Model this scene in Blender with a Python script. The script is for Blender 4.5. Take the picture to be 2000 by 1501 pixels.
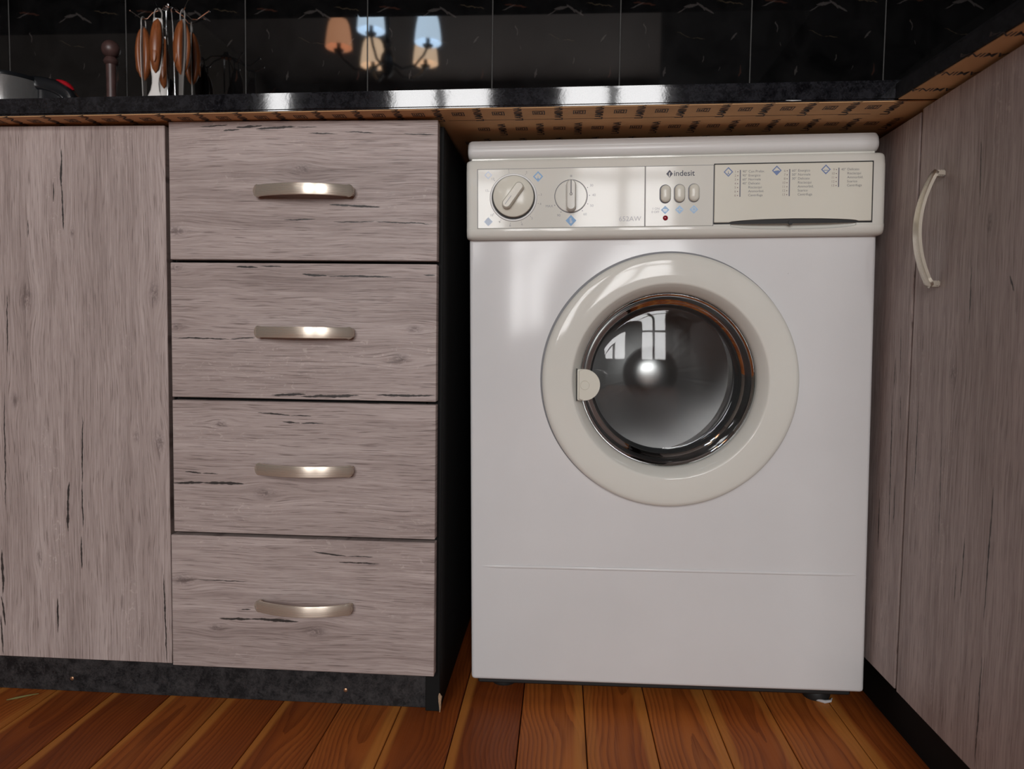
import bpy, bmesh, math, random
from mathutils import Vector, Matrix

for o in list(bpy.data.objects):
    bpy.data.objects.remove(o)
S = bpy.context.scene
COL = S.collection
PI = math.pi

# ------------------------------------------------------------------ camera
cam_d = bpy.data.cameras.new('camera')
cam = bpy.data.objects.new('camera', cam_d)
COL.objects.link(cam)
S.camera = cam
cam_d.sensor_fit = 'HORIZONTAL'
cam_d.sensor_width = 36.0
cam_d.lens = 1438.72 * 36.0 / 2000.0
cam_d.clip_start = 0.02
_yaw, _pitch, _roll = 0.0671, -0.0603, 0.0138
_r = Vector((math.cos(_yaw), math.sin(_yaw), 0))
_f0 = Vector((-math.sin(_yaw), math.cos(_yaw), 0))
_u0 = Vector((0, 0, 1))
_fw = _f0 * math.cos(_pitch) + _u0 * math.sin(_pitch)
_up = _u0 * math.cos(_pitch) - _f0 * math.sin(_pitch)
_R = _r * math.cos(_roll) + _up * math.sin(_roll)
_U = _up * math.cos(_roll) - _r * math.sin(_roll)
cam.matrix_world = Matrix(((_R.x, _U.x, -_fw.x, 0.5785), (_R.y, _U.y, -_fw.y, -1.0539),
                           (_R.z, _U.z, -_fw.z, 0.5624), (0, 0, 0, 1)))
cam_d.dof.use_dof = True
cam_d.dof.focus_distance = 1.06
cam_d.dof.aperture_fstop = 5.6

# ------------------------------------------------------------------ light
S.view_settings.view_transform = 'Standard'
S.view_settings.look = 'None'
S.view_settings.gamma = 1.0
S.view_settings.use_curve_mapping = False
S.view_settings.exposure = 0.0
world = bpy.data.worlds.new('world')
S.world = world
world.use_nodes = True
world.node_tree.nodes['Background'].inputs[0].default_value = (0.80, 0.90, 1.0, 1)
world.node_tree.nodes['Background'].inputs[1].default_value = 1.0

WIN_Y = -5.2
WIN_Z0, WIN_Z1 = 0.90, 2.78
WINDOWS = [(-2.00, -1.72), (-0.92, -0.02), (0.50, 1.42)]
WIN_L = 20.5
WIN_LOW = [2.20, WIN_Z0, WIN_Z0]        # left one cut to a high strip to light the right cabinet less
for i, (a, b) in enumerate(WINDOWS):
    ld = bpy.data.lights.new('daylight', 'AREA')
    ld.shape = 'RECTANGLE'
    ld.size = b - a
    ld.size_y = WIN_Z1 - WIN_LOW[i]
    ld.energy = WIN_L * PI * ld.size * ld.size_y
    ld.color = (1.0, 0.985, 0.98)
    lo = bpy.data.objects.new('daylight', ld)
    lo.location = ((a + b) / 2, WIN_Y - 0.10, (WIN_LOW[i] + WIN_Z1) / 2)
    lo.rotation_euler = (PI / 2, 0, 0)          # faces +y, into the room
    COL.objects.link(lo)

# ------------------------------------------------------------------ helpers
def link(o, parent=None):
    COL.objects.link(o)
    if parent is not None:
        o.parent = parent
    return o

def tag(o, label, cat, group=None):
    o['label'] = label
    o['category'] = cat
    if group:
        o['group'] = group
    return o

def root(name, loc, label, cat, group=None, matrix=None):
    o = bpy.data.objects.new(name, None)
    o.empty_display_size = 0.05
    COL.objects.link(o)
    if matrix is not None:
        o.matrix_world = matrix
    else:
        o.location = loc
    return tag(o, label, cat, group)

def shade(me, angle=35):
    for p in me.polygons:
        p.use_smooth = True
    try:
        me.set_sharp_from_angle(angle=math.radians(angle))
    except Exception:
        pass

def obj(name, bm, mat, parent=None, off=(0, 0, 0), smooth=True, angle=35):
    """link bm (given in world or thing-local coordinates) as one mesh; off is subtracted."""
    if off != (0, 0, 0):
        bmesh.ops.translate(bm, verts=bm.verts, vec=-Vector(off))
    bmesh.ops.recalc_face_normals(bm, faces=bm.faces)
    me = bpy.data.meshes.new(name)
    bm.to_mesh(me)
    bm.free()
    if smooth:
        shade(me, angle)
    me.materials.append(mat)
    return link(bpy.data.objects.new(name, me), parent)

def structure(o):
    o['kind'] = 'structure'
    return o

def box(x0, x1, y0, y1, z0, z1, bev=0.0, seg=2, bm=None):
    own = bm is None
    b = bmesh.new()
    bmesh.ops.create_cube(b, size=1)
    for v in b.verts:
        v.co = Vector(((x0 + x1) / 2 + v.co.x * (x1 - x0), (y0 + y1) / 2 + v.co.y * (y1 - y0), (z0 + z1) / 2 + v.co.z * (z1 - z0)))
    if bev > 0:
        bmesh.ops.bevel(b, geom=b.edges[:], offset=bev, segments=seg, affect='EDGES', profile=0.5, clamp_overlap=True)
    if own:
        return b
    merge(bm, b)
    return bm

def merge(dst, src):
    me = bpy.data.meshes.new('tmp')
    src.to_mesh(me)
    src.free()
    dst.from_mesh(me)
    bpy.data.meshes.remove(me)
    return dst

def lathe(profile, seg=64, axis='Y', center=(0, 0, 0), closed=False):
    """profile of (radius, along-axis)"""
    bm = bmesh.new()
    rings = []
    for r, a in profile:
        ring = []
        if r < 1e-6:
            ring = [bm.verts.new(P3(0, 0, a, axis, center))] * seg
        else:
            for i in range(seg):
                t = 2 * PI * i / seg
                ring.append(bm.verts.new(P3(r * math.cos(t), r * math.sin(t), a, axis, center)))
        rings.append(ring)
    n = len(rings)
    for k in range(n if closed else n - 1):
        A, B = rings[k], rings[(k + 1) % n]
        for i in range(seg):
            j = (i + 1) % seg
            vs = []
            for v in (A[i], A[j], B[j], B[i]):
                if v not in vs:
                    vs.append(v)
            if len(vs) >= 3:
                try:
                    bm.faces.new(vs)
                except ValueError:
                    pass
    return bm

def P3(a, b, c, axis, ce):
    if axis == 'Y':
        return Vector((ce[0] + a, ce[1] + c, ce[2] + b))
    if axis == 'X':
        return Vector((ce[0] + c, ce[1] + a, ce[2] + b))
    return Vector((ce[0] + a, ce[1] + b, ce[2] + c))

def tube(pts, r, seg=10, bm=None, caps=True):
    """round tube along pts; r number or list"""
    b = bmesh.new() if bm is None else bm
    pts = [Vector(p) for p in pts]
    n = len(pts)
    rs = r if isinstance(r, (list, tuple)) else [r] * n
    up = None
    rings = []
    for i, p in enumerate(pts):
        t = (pts[min(i + 1, n - 1)] - pts[max(i - 1, 0)]).normalized()
        if up is None:
            up = Vector((0, 0, 1)) if abs(t.z) < 0.9 else Vector((1, 0, 0))
        s = t.cross(up).normalized()
        up = s.cross(t).normalized()
        rings.append([b.verts.new(p + (s * math.cos(2 * PI * k / seg) + up * math.sin(2 * PI * k / seg)) * rs[i]) for k in range(seg)])
    for i in range(n - 1):
        for k in range(seg):
            j = (k + 1) % seg
            b.faces.new((rings[i][k], rings[i][j], rings[i + 1][j], rings[i + 1][k]))
    if caps:
        b.faces.new(rings[0])
        b.faces.new(rings[-1])
    return b

def loft(rows, seg=24, power=2.0):
    """rows of (centre, half-width vector, half-depth vector): closed lofted solid"""
    b = bmesh.new()
    rings = []
    for c, a, d in rows:
        c, a, d = Vector(c), Vector(a), Vector(d)
        ring = []
        for k in range(seg):
            t = 2 * PI * k / seg
            ct, st = math.cos(t), math.sin(t)
            e = 2.0 / power
            ring.append(b.verts.new(c + a * math.copysign(abs(ct) ** e, ct) + d * math.copysign(abs(st) ** e, st)))
        rings.append(ring)
    for i in range(len(rings) - 1):
        for k in range(seg):
            j = (k + 1) % seg
            b.faces.new((rings[i][k], rings[i][j], rings[i + 1][j], rings[i + 1][k]))
    b.faces.new(rings[0])
    b.faces.new(rings[-1])
    return b

def prism(poly, a0, a1, axis, bm=None):
    """extrude polygon (list of 2d points) along axis; X: (y,z), Y: (x,z), Z: (x,y)"""
    b = bmesh.new() if bm is None else bm
    def mk(p, a):
        return {'X': (a, p[0], p[1]), 'Y': (p[0], a, p[1]), 'Z': (p[0], p[1], a)}[axis]
    A = [b.verts.new(mk(p, a0)) for p in poly]
    B = [b.verts.new(mk(p, a1)) for p in poly]
    n = len(poly)
    for i in range(n):
        j = (i + 1) % n
        b.faces.new((A[i], A[j], B[j], B[i]))
    b.faces.new(A)
    b.faces.new(B)
    return b

def text_bm(s, size, mat4, bm=None, align='LEFT', thick=0.0):
    """flat lettering as mesh faces; mat4 maps text x,y to space"""
    cu = bpy.data.curves.new('lettering', 'FONT')
    cu.body = s
    cu.size = size
    cu.align_x = align
    cu.align_y = 'CENTER'
    cu.resolution_u = 3
    cu.offset = thick
    ob = bpy.data.objects.new('lettering_tmp', cu)
    COL.objects.link(ob)
    dg = bpy.context.evaluated_depsgraph_get()
    me = bpy.data.meshes.new_from_object(ob.evaluated_get(dg))
    b = bmesh.new() if bm is None else bm
    me.transform(mat4)
    b.from_mesh(me)
    bpy.data.meshes.remove(me)
    bpy.data.objects.remove(ob)
    bpy.data.curves.remove(cu)
    return b

def boolean(o, cutter):
    m = o.modifiers.new('cut', 'BOOLEAN')
    m.object = cutter
    m.operation = 'DIFFERENCE'
    m.solver = 'EXACT'
    dg = bpy.context.evaluated_depsgraph_get()
    me = bpy.data.meshes.new_from_object(o.evaluated_get(dg))
    o.modifiers.clear()
    old = o.data
    o.data = me
    me.name = old.name
    bpy.data.meshes.remove(old)
    cm = cutter.data
    bpy.data.objects.remove(cutter)
    bpy.data.meshes.remove(cm)
    shade(me, 30)

# ------------------------------------------------------------------ material helpers
class NT:
    def __init__(self, name):
        self.m = bpy.data.materials.new(name)
        self.m.use_nodes = True
        self.t = self.m.node_tree
        self.b = self.t.nodes['Principled BSDF']
        self.out = self.t.nodes['Material Output']
    def n(self, typ, **k):
        nd = self.t.nodes.new(typ)
        for a, v in k.items():
            setattr(nd, a, v)
        return nd
    def l(self, a, b):
        self.t.links.new(a, b)
    def val(self, sock, v):
        if isinstance(v, bpy.types.NodeSocket):
            self.l(v, sock)
        else:
            sock.default_value = v
    def math(self, op, a, b=0.0, c=0.0, clamp=False):
        nd = self.n('ShaderNodeMath', operation=op)
        nd.use_clamp = clamp
        for i, v in enumerate((a, b, c)):
            self.val(nd.inputs[i], v)
        return nd.outputs[0]
    def comb(self, x, y, z=0.0):
        nd = self.n('ShaderNodeCombineXYZ')
        for i, v in enumerate((x, y, z)):
            self.val(nd.inputs[i], v)
        return nd.outputs[0]
    def sep(self, v):
        nd = self.n('ShaderNodeSeparateXYZ')
        self.l(v, nd.inputs[0])
        return nd.outputs
    def noise(self, vec, scale=1.0, detail=3.0, rough=0.5, dist=0.0):
        nd = self.n('ShaderNodeTexNoise')
        self.l(vec, nd.inputs['Vector'])
        nd.inputs['Scale'].default_value = scale
        nd.inputs['Detail'].default_value = detail
        nd.inputs['Roughness'].default_value = rough
        nd.inputs['Distortion'].default_value = dist
        return nd.outputs['Fac']
    def ramp(self, f, stops, interp='LINEAR'):
        nd = self.n('ShaderNodeValToRGB')
        cr = nd.color_ramp
        cr.interpolation = interp
        while len(cr.elements) < len(stops):
            cr.elements.new(0.5)
        for e, (p, c) in zip(cr.elements, stops):
            e.position = p
            e.color = (c[0], c[1], c[2], 1) if not isinstance(c, (int, float)) else (c, c, c, 1)
        self.l(f, nd.inputs[0])
        return nd.outputs[0]
    def mix(self, f, a, b):
        nd = self.n('ShaderNodeMix', data_type='RGBA')
        self.val(nd.inputs[0], f)
        for s, v in ((nd.inputs[6], a), (nd.inputs[7], b)):
            if isinstance(v, bpy.types.NodeSocket):
                self.l(v, s)
            else:
                s.default_value = (v[0], v[1], v[2], 1)
        return nd.outputs[2]
    def maprange(self, v, a, b, c=0.0, d=1.0, smooth=True):
        nd = self.n('ShaderNodeMapRange')
        nd.interpolation_type = 'SMOOTHSTEP' if smooth else 'LINEAR'
        for i, x in enumerate((v, a, b, c, d)):
            self.val(nd.inputs[i], x)
        return nd.outputs[0]
    def bump(self, h, strength, dist=0.001):
        nd = self.n('ShaderNodeBump')
        nd.inputs['Strength'].default_value = strength
        nd.inputs['Distance'].default_value = dist
        self.l(h, nd.inputs['Height'])
        self.l(nd.outputs[0], self.b.inputs['Normal'])
    def set(self, **k):
        names = dict(col='Base Color', rough='Roughness', metal='Metallic', spec='Specular IOR Level', coat='Coat Weight', coatr='Coat Roughness')
        for a, v in k.items():
            s = self.b.inputs[names[a]]
            if isinstance(v, bpy.types.NodeSocket):
                self.l(v, s)
            elif isinstance(v, (tuple, list)):
                s.default_value = (v[0], v[1], v[2], 1)
            else:
                s.default_value = v
        return self

def plain(name, col, rough=0.5, metal=0.0, spec=0.5, vary=0.06, scale=30.0):
    """single colour with slight procedural unevenness"""
    t = NT(name)
    g = t.n('ShaderNodeNewGeometry')
    f = t.noise(g.outputs['Position'], scale, 3)
    lo = tuple(c * (1 - vary) for c in col)
    hi = tuple(min(1, c * (1 + vary)) for c in col)
    t.set(col=t.ramp(f, [(0.3, lo), (0.7, hi)]), rough=rough, metal=metal, spec=spec)
    return t.m

def crack_group():
    g = bpy.data.node_groups.new('crack_mark', 'ShaderNodeTree')
    for nm in ('U', 'V', 'U0', 'V0', 'U1', 'V1', 'T', 'N'):
        g.interface.new_socket(nm, in_out='INPUT', socket_type='NodeSocketFloat')
    g.interface.new_socket('Mask', in_out='OUTPUT', socket_type='NodeSocketFloat')
    gi = g.nodes.new('NodeGroupInput')
    go = g.nodes.new('NodeGroupOutput')
    def M(op, a, b=0.0, clamp=False):
        nd = g.nodes.new('ShaderNodeMath')
        nd.operation = op
        nd.use_clamp = clamp
        for i, v in enumerate((a, b)):
            if isinstance(v, bpy.types.NodeSocket):
                g.links.new(v, nd.inputs[i])
            else:
                nd.inputs[i].default_value = v
        return nd.outputs[0]
    I = gi.outputs
    s = M('DIVIDE', M('SUBTRACT', I['U'], I['U0']), M('SUBTRACT', I['U1'], I['U0']))
    vc = M('ADD', I['V0'], M('MULTIPLY', s, M('SUBTRACT', I['V1'], I['V0'])))
    q = M('MULTIPLY', M('MULTIPLY', s, M('SUBTRACT', 1.0, s)), 4.0)
    prof = M('SQRT', M('MAXIMUM', q, 0.0))
    w = M('MULTIPLY', M('MULTIPLY', I['T'], prof), M('ADD', 0.15, M('MULTIPLY', I['N'], 0.95)))
    d = M('ABSOLUTE', M('SUBTRACT', I['V'], vc))
    mk = M('DIVIDE', M('SUBTRACT', w, d), M('ADD', M('MULTIPLY', I['T'], 0.22), 0.00005), True)
    g.links.new(mk, go.inputs[0])
    return g

def knot_group():
    g = bpy.data.node_groups.new('knot_mark', 'ShaderNodeTree')
    for nm in ('U', 'V', 'KU', 'KV', 'R'):
        g.interface.new_socket(nm, in_out='INPUT', socket_type='NodeSocketFloat')
    g.interface.new_socket('dV', in_out='OUTPUT', socket_type='NodeSocketFloat')
    g.interface.new_socket('G', in_out='OUTPUT', socket_type='NodeSocketFloat')
    gi = g.nodes.new('NodeGroupInput')
    go = g.nodes.new('NodeGroupOutput')
    def M(op, a, b=0.0):
        nd = g.nodes.new('ShaderNodeMath')
        nd.operation = op
        for i, v in enumerate((a, b)):
            if isinstance(v, bpy.types.NodeSocket):
                g.links.new(v, nd.inputs[i])
            else:
                nd.inputs[i].default_value = v
        return nd.outputs[0]
    I = gi.outputs
    du = M('DIVIDE', M('SUBTRACT', I['U'], I['KU']), M('MULTIPLY', I['R'], 3.2))
    dvr = M('SUBTRACT', I['V'], I['KV'])
    dv = M('DIVIDE', dvr, M('MULTIPLY', I['R'], 1.5))
    d2 = M('ADD', M('MULTIPLY', du, du), M('MULTIPLY', dv, dv))
    G = M('POWER', 2.718, M('MULTIPLY', d2, -1.0))
    G2 = M('POWER', 2.718, M('MULTIPLY', d2, -7.0))
    g.links.new(M('MULTIPLY', M('MULTIPLY', dvr, G), -0.75), go.inputs[0])
    g.links.new(G2, go.inputs[1])
    return g

CRACK = crack_group()
KNOT = knot_group()

def oak(name, ax, cracks, knots, tint=(1, 1, 1), seed=0.0):
    """grey-brown oak laminate. ax: (grain axis, cross axis) of world position; cracks as (a0,b0,a1,b1,T)
    with a = horizontal coordinate, b = z; knots as (a,b,r)"""
    t = NT(name)
    pos = t.sep(t.n('ShaderNodeNewGeometry').outputs['Position'])
    U, V = pos[ax[0]], pos[ax[1]]
    vert = ax[0] == 2
    wob = t.math('MULTIPLY', t.math('SUBTRACT', t.noise(t.comb(t.math('MULTIPLY', U, 5.0), t.math('MULTIPLY', V, 9.0), seed), 1, 2), 0.5), 0.016)
    W = t.math('ADD', V, wob)
    dark = 0.0
    for (a, b, r) in knots:
        nd = t.n('ShaderNodeGroup')
        nd.node_tree = KNOT
        t.l(U, nd.inputs['U'])
        t.l(V, nd.inputs['V'])
        ku, kv = (b, a) if vert else (a, b)
        nd.inputs['KU'].default_value = ku
        nd.inputs['KV'].default_value = kv
        nd.inputs['R'].default_value = r
        W = t.math('ADD', W, nd.outputs['dV'])
        dark = t.math('ADD', dark, nd.outputs['G'])
    fine = t.noise(t.comb(t.math('MULTIPLY', U, 11.0), t.math('MULTIPLY', W, 420.0), seed + 3.1), 1, 5, 0.72)
    mid = t.noise(t.comb(t.math('MULTIPLY', U, 3.2), t.math('MULTIPLY', W, 62.0), seed + 7.7), 1, 4, 0.6, 0.6)
    broad = t.noise(t.comb(t.math('MULTIPLY', U, 1.6), t.math('MULTIPLY', W, 15.0), seed + 1.3), 1, 3, 0.55, 0.4)
    f = t.math('ADD', t.math('MULTIPLY', fine, 0.52), t.math('ADD', t.math('MULTIPLY', mid, 0.26), t.math('MULTIPLY', broad, 0.26)))
    c = lambda r, g, b: (r * tint[0], g * tint[1], b * tint[2])
    col = t.ramp(f, [(0.34, c(0.20, 0.150, 0.138)), (0.49, c(0.350, 0.282, 0.262)), (0.58, c(0.440, 0.364, 0.342)), (0.72, c(0.56, 0.480, 0.455))])
    # pale medullary flecks
    fl = t.noise(t.comb(t.math('MULTIPLY', U, 90.0), t.math('MULTIPLY', V, 120.0), seed), 1, 2, 0.5, 1.5)
    flm = t.noise(t.comb(t.math('MULTIPLY', U, 4.0), t.math('MULTIPLY', V, 14.0), seed + 5), 1, 1)
    flk = t.math('MULTIPLY', t.maprange(fl, 0.60, 0.70), t.maprange(flm, 0.55, 0.68))
    col = t.mix(t.math('MULTIPLY', flk, 0.30), col, c(0.66, 0.57, 0.53))
    # thin dark pores
    po = t.noise(t.comb(t.math('MULTIPLY', U, 22.0), t.math('MULTIPLY', W, 700.0), seed + 9), 1, 2, 0.5)
    col = t.mix(t.math('MULTIPLY', t.maprange(po, 0.57, 0.68), 0.65), col, c(0.13, 0.095, 0.085))
    if knots:
        kn = t.noise(t.comb(t.math('MULTIPLY', U, 130.0), t.math('MULTIPLY', V, 240.0), seed + 2), 1, 3, 0.6, 1.0)
        km = t.math('MULTIPLY', dark, t.maprange(kn, 0.30, 0.62), 0, True)
        col = t.mix(t.math('MULTIPLY', km, 0.72), col, c(0.10, 0.072, 0.07))
    tot = 0.0
    wig = t.math('MULTIPLY', t.math('SUBTRACT', t.noise(t.comb(t.math('MULTIPLY', U, 45.0), t.math('MULTIPLY', V, 40.0), seed), 1, 3, 0.6), 0.5), 0.0042)
    VC = t.math('ADD', V, wig)
    tn = t.noise(t.comb(t.math('MULTIPLY', U, 110.0), t.math('MULTIPLY', V, 15.0), seed + 4), 1, 2)
    for (a0, b0, a1, b1, T) in cracks:
        nd = t.n('ShaderNodeGroup')
        nd.node_tree = CRACK
        t.l(U, nd.inputs['U'])
        t.l(VC, nd.inputs['V'])
        t.l(tn, nd.inputs['N'])
        u0, v0, u1, v1 = (b0, a0, b1, a1) if vert else (a0, b0, a1, b1)
        for k, v in (('U0', u0), ('V0', v0), ('U1', u1), ('V1', v1), ('T', T * 1.2 + 0.0004)):
            nd.inputs[k].default_value = v
        tot = t.math('ADD', tot, nd.outputs[0]) if cracks else tot
    if cracks:
        col = t.mix(t.math('MINIMUM', tot, 0.95), col, c(0.018, 0.015, 0.014))
    t.set(col=col, rough=t.maprange(fine, 0.3, 0.7, 0.55, 0.40), spec=0.35)
    t.bump(fine, 0.25, 0.0006)
    return t.m

def pine():
    t = NT('oiled_pine')
    pos = t.sep(t.n('ShaderNodeNewGeometry').outputs['Position'])
    oi = t.n('ShaderNodeObjectInfo')
    rnd = oi.outputs['Random']
    ox = t.sep(oi.outputs['Location'])[0]
    X, Y = t.math('SUBTRACT', pos[0], ox), pos[1]
    sd = t.math('MULTIPLY', rnd, 37.0)
    off = t.math('MULTIPLY', t.math('SUBTRACT', rnd, 0.5), 0.06)
    # distance from a wandering pith line makes cathedral growth rings
    wan = t.math('MULTIPLY', t.math('SUBTRACT', t.noise(t.comb(t.math('MULTIPLY', Y, 2.2), sd), 1, 2), 0.5), 0.12)
    dx = t.math('SUBTRACT', t.math('SUBTRACT', X, off), wan)
    dep = t.math('ADD', 0.012, t.math('MULTIPLY', t.noise(t.comb(t.math('MULTIPLY', Y, 1.3), t.math('ADD', sd, 9.0)), 1, 2), 0.05))
    rad = t.math('SQRT', t.math('ADD', t.math('MULTIPLY', dx, dx), t.math('MULTIPLY', dep, dep)))
    rad = t.math('ADD', rad, t.math('MULTIPLY', t.noise(t.comb(t.math('MULTIPLY', X, 40.0), t.math('MULTIPLY', Y, 4.0), sd), 1, 3), 0.006))
    ph = t.math('FRACT', t.math('MULTIPLY', rad, 210.0))
    ring = t.maprange(ph, 0.25, 0.95)
    fine = t.noise(t.comb(t.math('MULTIPLY', X, 420.0), t.math('MULTIPLY', Y, 7.0), sd), 1, 4, 0.65)
    broad = t.noise(t.comb(t.math('MULTIPLY', X, 16.0), t.math('MULTIPLY', Y, 1.4), sd), 1, 3)
    bf = t.math('ADD', t.math('MULTIPLY', broad, 0.7), t.math('MULTIPLY', rnd, 0.35))
    base = t.ramp(bf, [(0.28, (0.215, 0.048, 0.0095)), (0.50, (0.37, 0.093, 0.0165)), (0.72, (0.50, 0.150, 0.028))])
    lines = t.math('MULTIPLY', t.math('MULTIPLY', ring, t.maprange(fine, 0.3, 0.7, 0.5, 1.0)), 0.62)
    col = t.mix(lines, base, (0.125, 0.024, 0.006))
    # pale sapwood along one board edge
    ed = t.math('ADD', X, t.math('MULTIPLY', t.math('SUBTRACT', t.noise(t.comb(t.math('MULTIPLY', Y, 3.0), sd, 4.0), 1, 2), 0.5), 0.02))
    sap = t.math('MULTIPLY', t.maprange(ed, 0.028, 0.036), t.maprange(rnd, 0.25, 0.6))
    sap2 = t.math('MULTIPLY', t.maprange(ed, -0.030, -0.038), t.maprange(rnd, 0.75, 0.45))
    col = t.mix(t.math('MULTIPLY', t.math('MAXIMUM', sap, sap2), 0.75), col, (0.57, 0.215, 0.042))
    # knots
    vo = t.n('ShaderNodeTexVoronoi')
    vo.inputs['Scale'].default_value = 1.0
    t.l(t.comb(t.math('MULTIPLY', t.math('ADD', X, t.math('MULTIPLY', rnd, 5.0)), 15.0), t.math('MULTIPLY', t.math('ADD', Y, sd), 5.2)), vo.inputs['Vector'])
    kd = t.math('ADD', vo.outputs['Distance'], t.math('MULTIPLY', t.math('SUBTRACT', fine, 0.5), 0.04))
    pick = t.maprange(t.sep(vo.outputs['Color'])[0], 0.62, 0.66)
    kn = t.math('MULTIPLY', t.maprange(kd, 0.13, 0.07), pick)
    halo = t.math('MULTIPLY', t.maprange(kd, 0.34, 0.10), pick)
    col = t.mix(t.math('MULTIPLY', halo, 0.5), col, (0.13, 0.035, 0.011))
    col = t.mix(t.math('MULTIPLY', kn, 0.92), col, (0.022, 0.008, 0.005))
    t.set(col=col, rough=t.maprange(fine, 0.3, 0.7, 0.40, 0.56), spec=0.18)
    t.bump(t.math('ADD', fine, t.math('MULTIPLY', ring, 0.4)), 0.25, 0.0006)
    return t.m

def marble_tile():
    t = NT('black_marble_tile')
    P = t.sep(t.n('ShaderNodeTexCoord').outputs['Object'])
    U, V = P[0], P[2]
    wig = t.math('MULTIPLY', t.math('SUBTRACT', t.noise(t.comb(t.math('MULTIPLY', U, 60.0), t.math('MULTIPLY', V, 60.0)), 1, 3), 0.5), 0.012)
    tn = t.noise(t.comb(t.math('MULTIPLY', U, 220.0), t.math('MULTIPLY', V, 220.0)), 1, 3, 0.7)
    cloud = t.noise(t.comb(t.math('MULTIPLY', U, 14.0), t.math('MULTIPLY', V, 14.0)), 1, 5, 0.6, 0.8)
    col = t.ramp(cloud, [(0.3, (0.0022, 0.0022, 0.0024)), (0.7, (0.0085, 0.0082, 0.0084))])
    def marks(lst, c, strength, sw=False):
        nonlocal col
        tot = 0.0
        for (a0, b0, a1, b1, T) in lst:
            nd = t.n('ShaderNodeGroup')
            nd.node_tree = CRACK
            if abs(a1 - a0) >= abs(b1 - b0):
                uu, vv, u0, v0, u1, v1 = U, V, a0, b0, a1, b1
            else:
                uu, vv, u0, v0, u1, v1 = V, U, b0, a0, b1, a1
            t.l(uu, nd.inputs['U'])
            t.l(t.math('ADD', vv, wig), nd.inputs['V'])
            t.l(tn, nd.inputs['N'])
            for k, v in (('U0', u0), ('V0', v0), ('U1', u1), ('V1', v1), ('T', T)):
                nd.inputs[k].default_value = v
            tot = t.math('ADD', tot, nd.outputs[0])
        col = t.mix(t.math('MULTIPLY', t.math('MINIMUM', tot, 1.0), strength), col, c)
    # marks (tile-local x, z above the worktop line 0.9)
    marks([(.132, .374, .165, .380, .006), (.160, .384, .178, .366, .006), (.175, .372, .197, .360, .004), (.118, .362, .140, .372, .002),
           (.2326, .304, .2476, .320, .0045), (.095, .229, .097, .251, .003), (.176, .258, .178, .273, .0018),
           (.051, .343, .055, .319, .0022), (.020, .372, .050, .386, .003), (.06, .30, .064, .29, .0012), (.21, .24, .213, .25, .0010)],
          (0.12, 0.105, 0.10), 0.34)
    marks([(.2517, .228, .2577, .254, .0025), (.025, .386, .075, .380, .004), (.045, .19, .07, .215, .0015), (.215, .19, .235, .21, .0012)],
          (0.075, 0.03, 0.02), 0.36)
    marks([(.118, .324, .150, .310, .0016), (.150, .310, .180, .306, .0016), (.20, .385, .26, .380, .002)], (0.06, 0.046, 0.03), 0.5)
    t.set(col=col, rough=0.03, spec=0.8)
    return t.m

def stone_laminate(name, dark, light, rough, bump=0.0):
    t = NT(name)
    p = t.n('ShaderNodeNewGeometry').outputs['Position']
    a = t.noise(p, 55.0, 5, 0.65, 0.6)
    b = t.noise(p, 210.0, 3, 0.6, 1.2)
    f = t.math('ADD', t.math('MULTIPLY', a, 0.6), t.math('MULTIPLY', b, 0.4))
    t.set(col=t.ramp(f, [(0.40, dark), (0.60, light)]), rough=rough, spec=0.5 if rough < 0.3 else 0.25)
    if bump:
        w = t.noise(p, 38.0, 4, 0.6, 0.5)
        t.bump(w, bump, 0.001)
    return t.m

def brushed(name, col, rough, scale=(4, 4, 900), bump=0.05, aniso=None, metal=1.0):
    t = NT(name)
    P = t.n('ShaderNodeNewGeometry').outputs['Position']
    mp = t.n('ShaderNodeMapping')
    mp.inputs['Scale'].default_value = scale
    t.l(P, mp.inputs[0])
    f = t.noise(mp.outputs[0], 1.0, 3, 0.6)
    t.set(col=col, metal=metal, rough=t.maprange(f, 0.3, 0.7, rough * 0.85, rough * 1.2))
    if aniso:
        tg = t.n('ShaderNodeTangent', direction_type='RADIAL', axis=aniso)
        t.l(tg.outputs[0], t.b.inputs['Tangent'])
        t.b.inputs['Anisotropic'].default_value = 0.8
        t.b.inputs['Anisotropic Rotation'].default_value = 0.25
    t.bump(f, bump, 0.0004)
    return t.m

def enamel(name, col, rough, spots=True, spec=0.22):
    """worn white appliance paint with a few chips and rust specks"""
    t = NT(name)
    P = t.n('ShaderNodeTexCoord').outputs['Object']
    f = t.noise(P, 3.0, 4, 0.6)
    c = t.ramp(f, [(0.3, tuple(x * 0.95 for x in col)), (0.7, tuple(min(1, x * 1.03) for x in col))])
    if spots:
        a = t.noise(P, 150.0, 2, 0.5)
        b = t.noise(P, 9.0, 2, 0.5)
        m = t.math('MULTIPLY', t.maprange(a, 0.755, 0.80), t.maprange(b, 0.50, 0.62))
        c = t.mix(t.math('MULTIPLY', m, 0.55), c, (0.12, 0.09, 0.08))
    t.set(col=c, rough=rough, spec=spec)
    w = t.noise(P, 6.0, 2, 0.5)
    t.bump(w, 0.10, 0.004)
    return t.m

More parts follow.
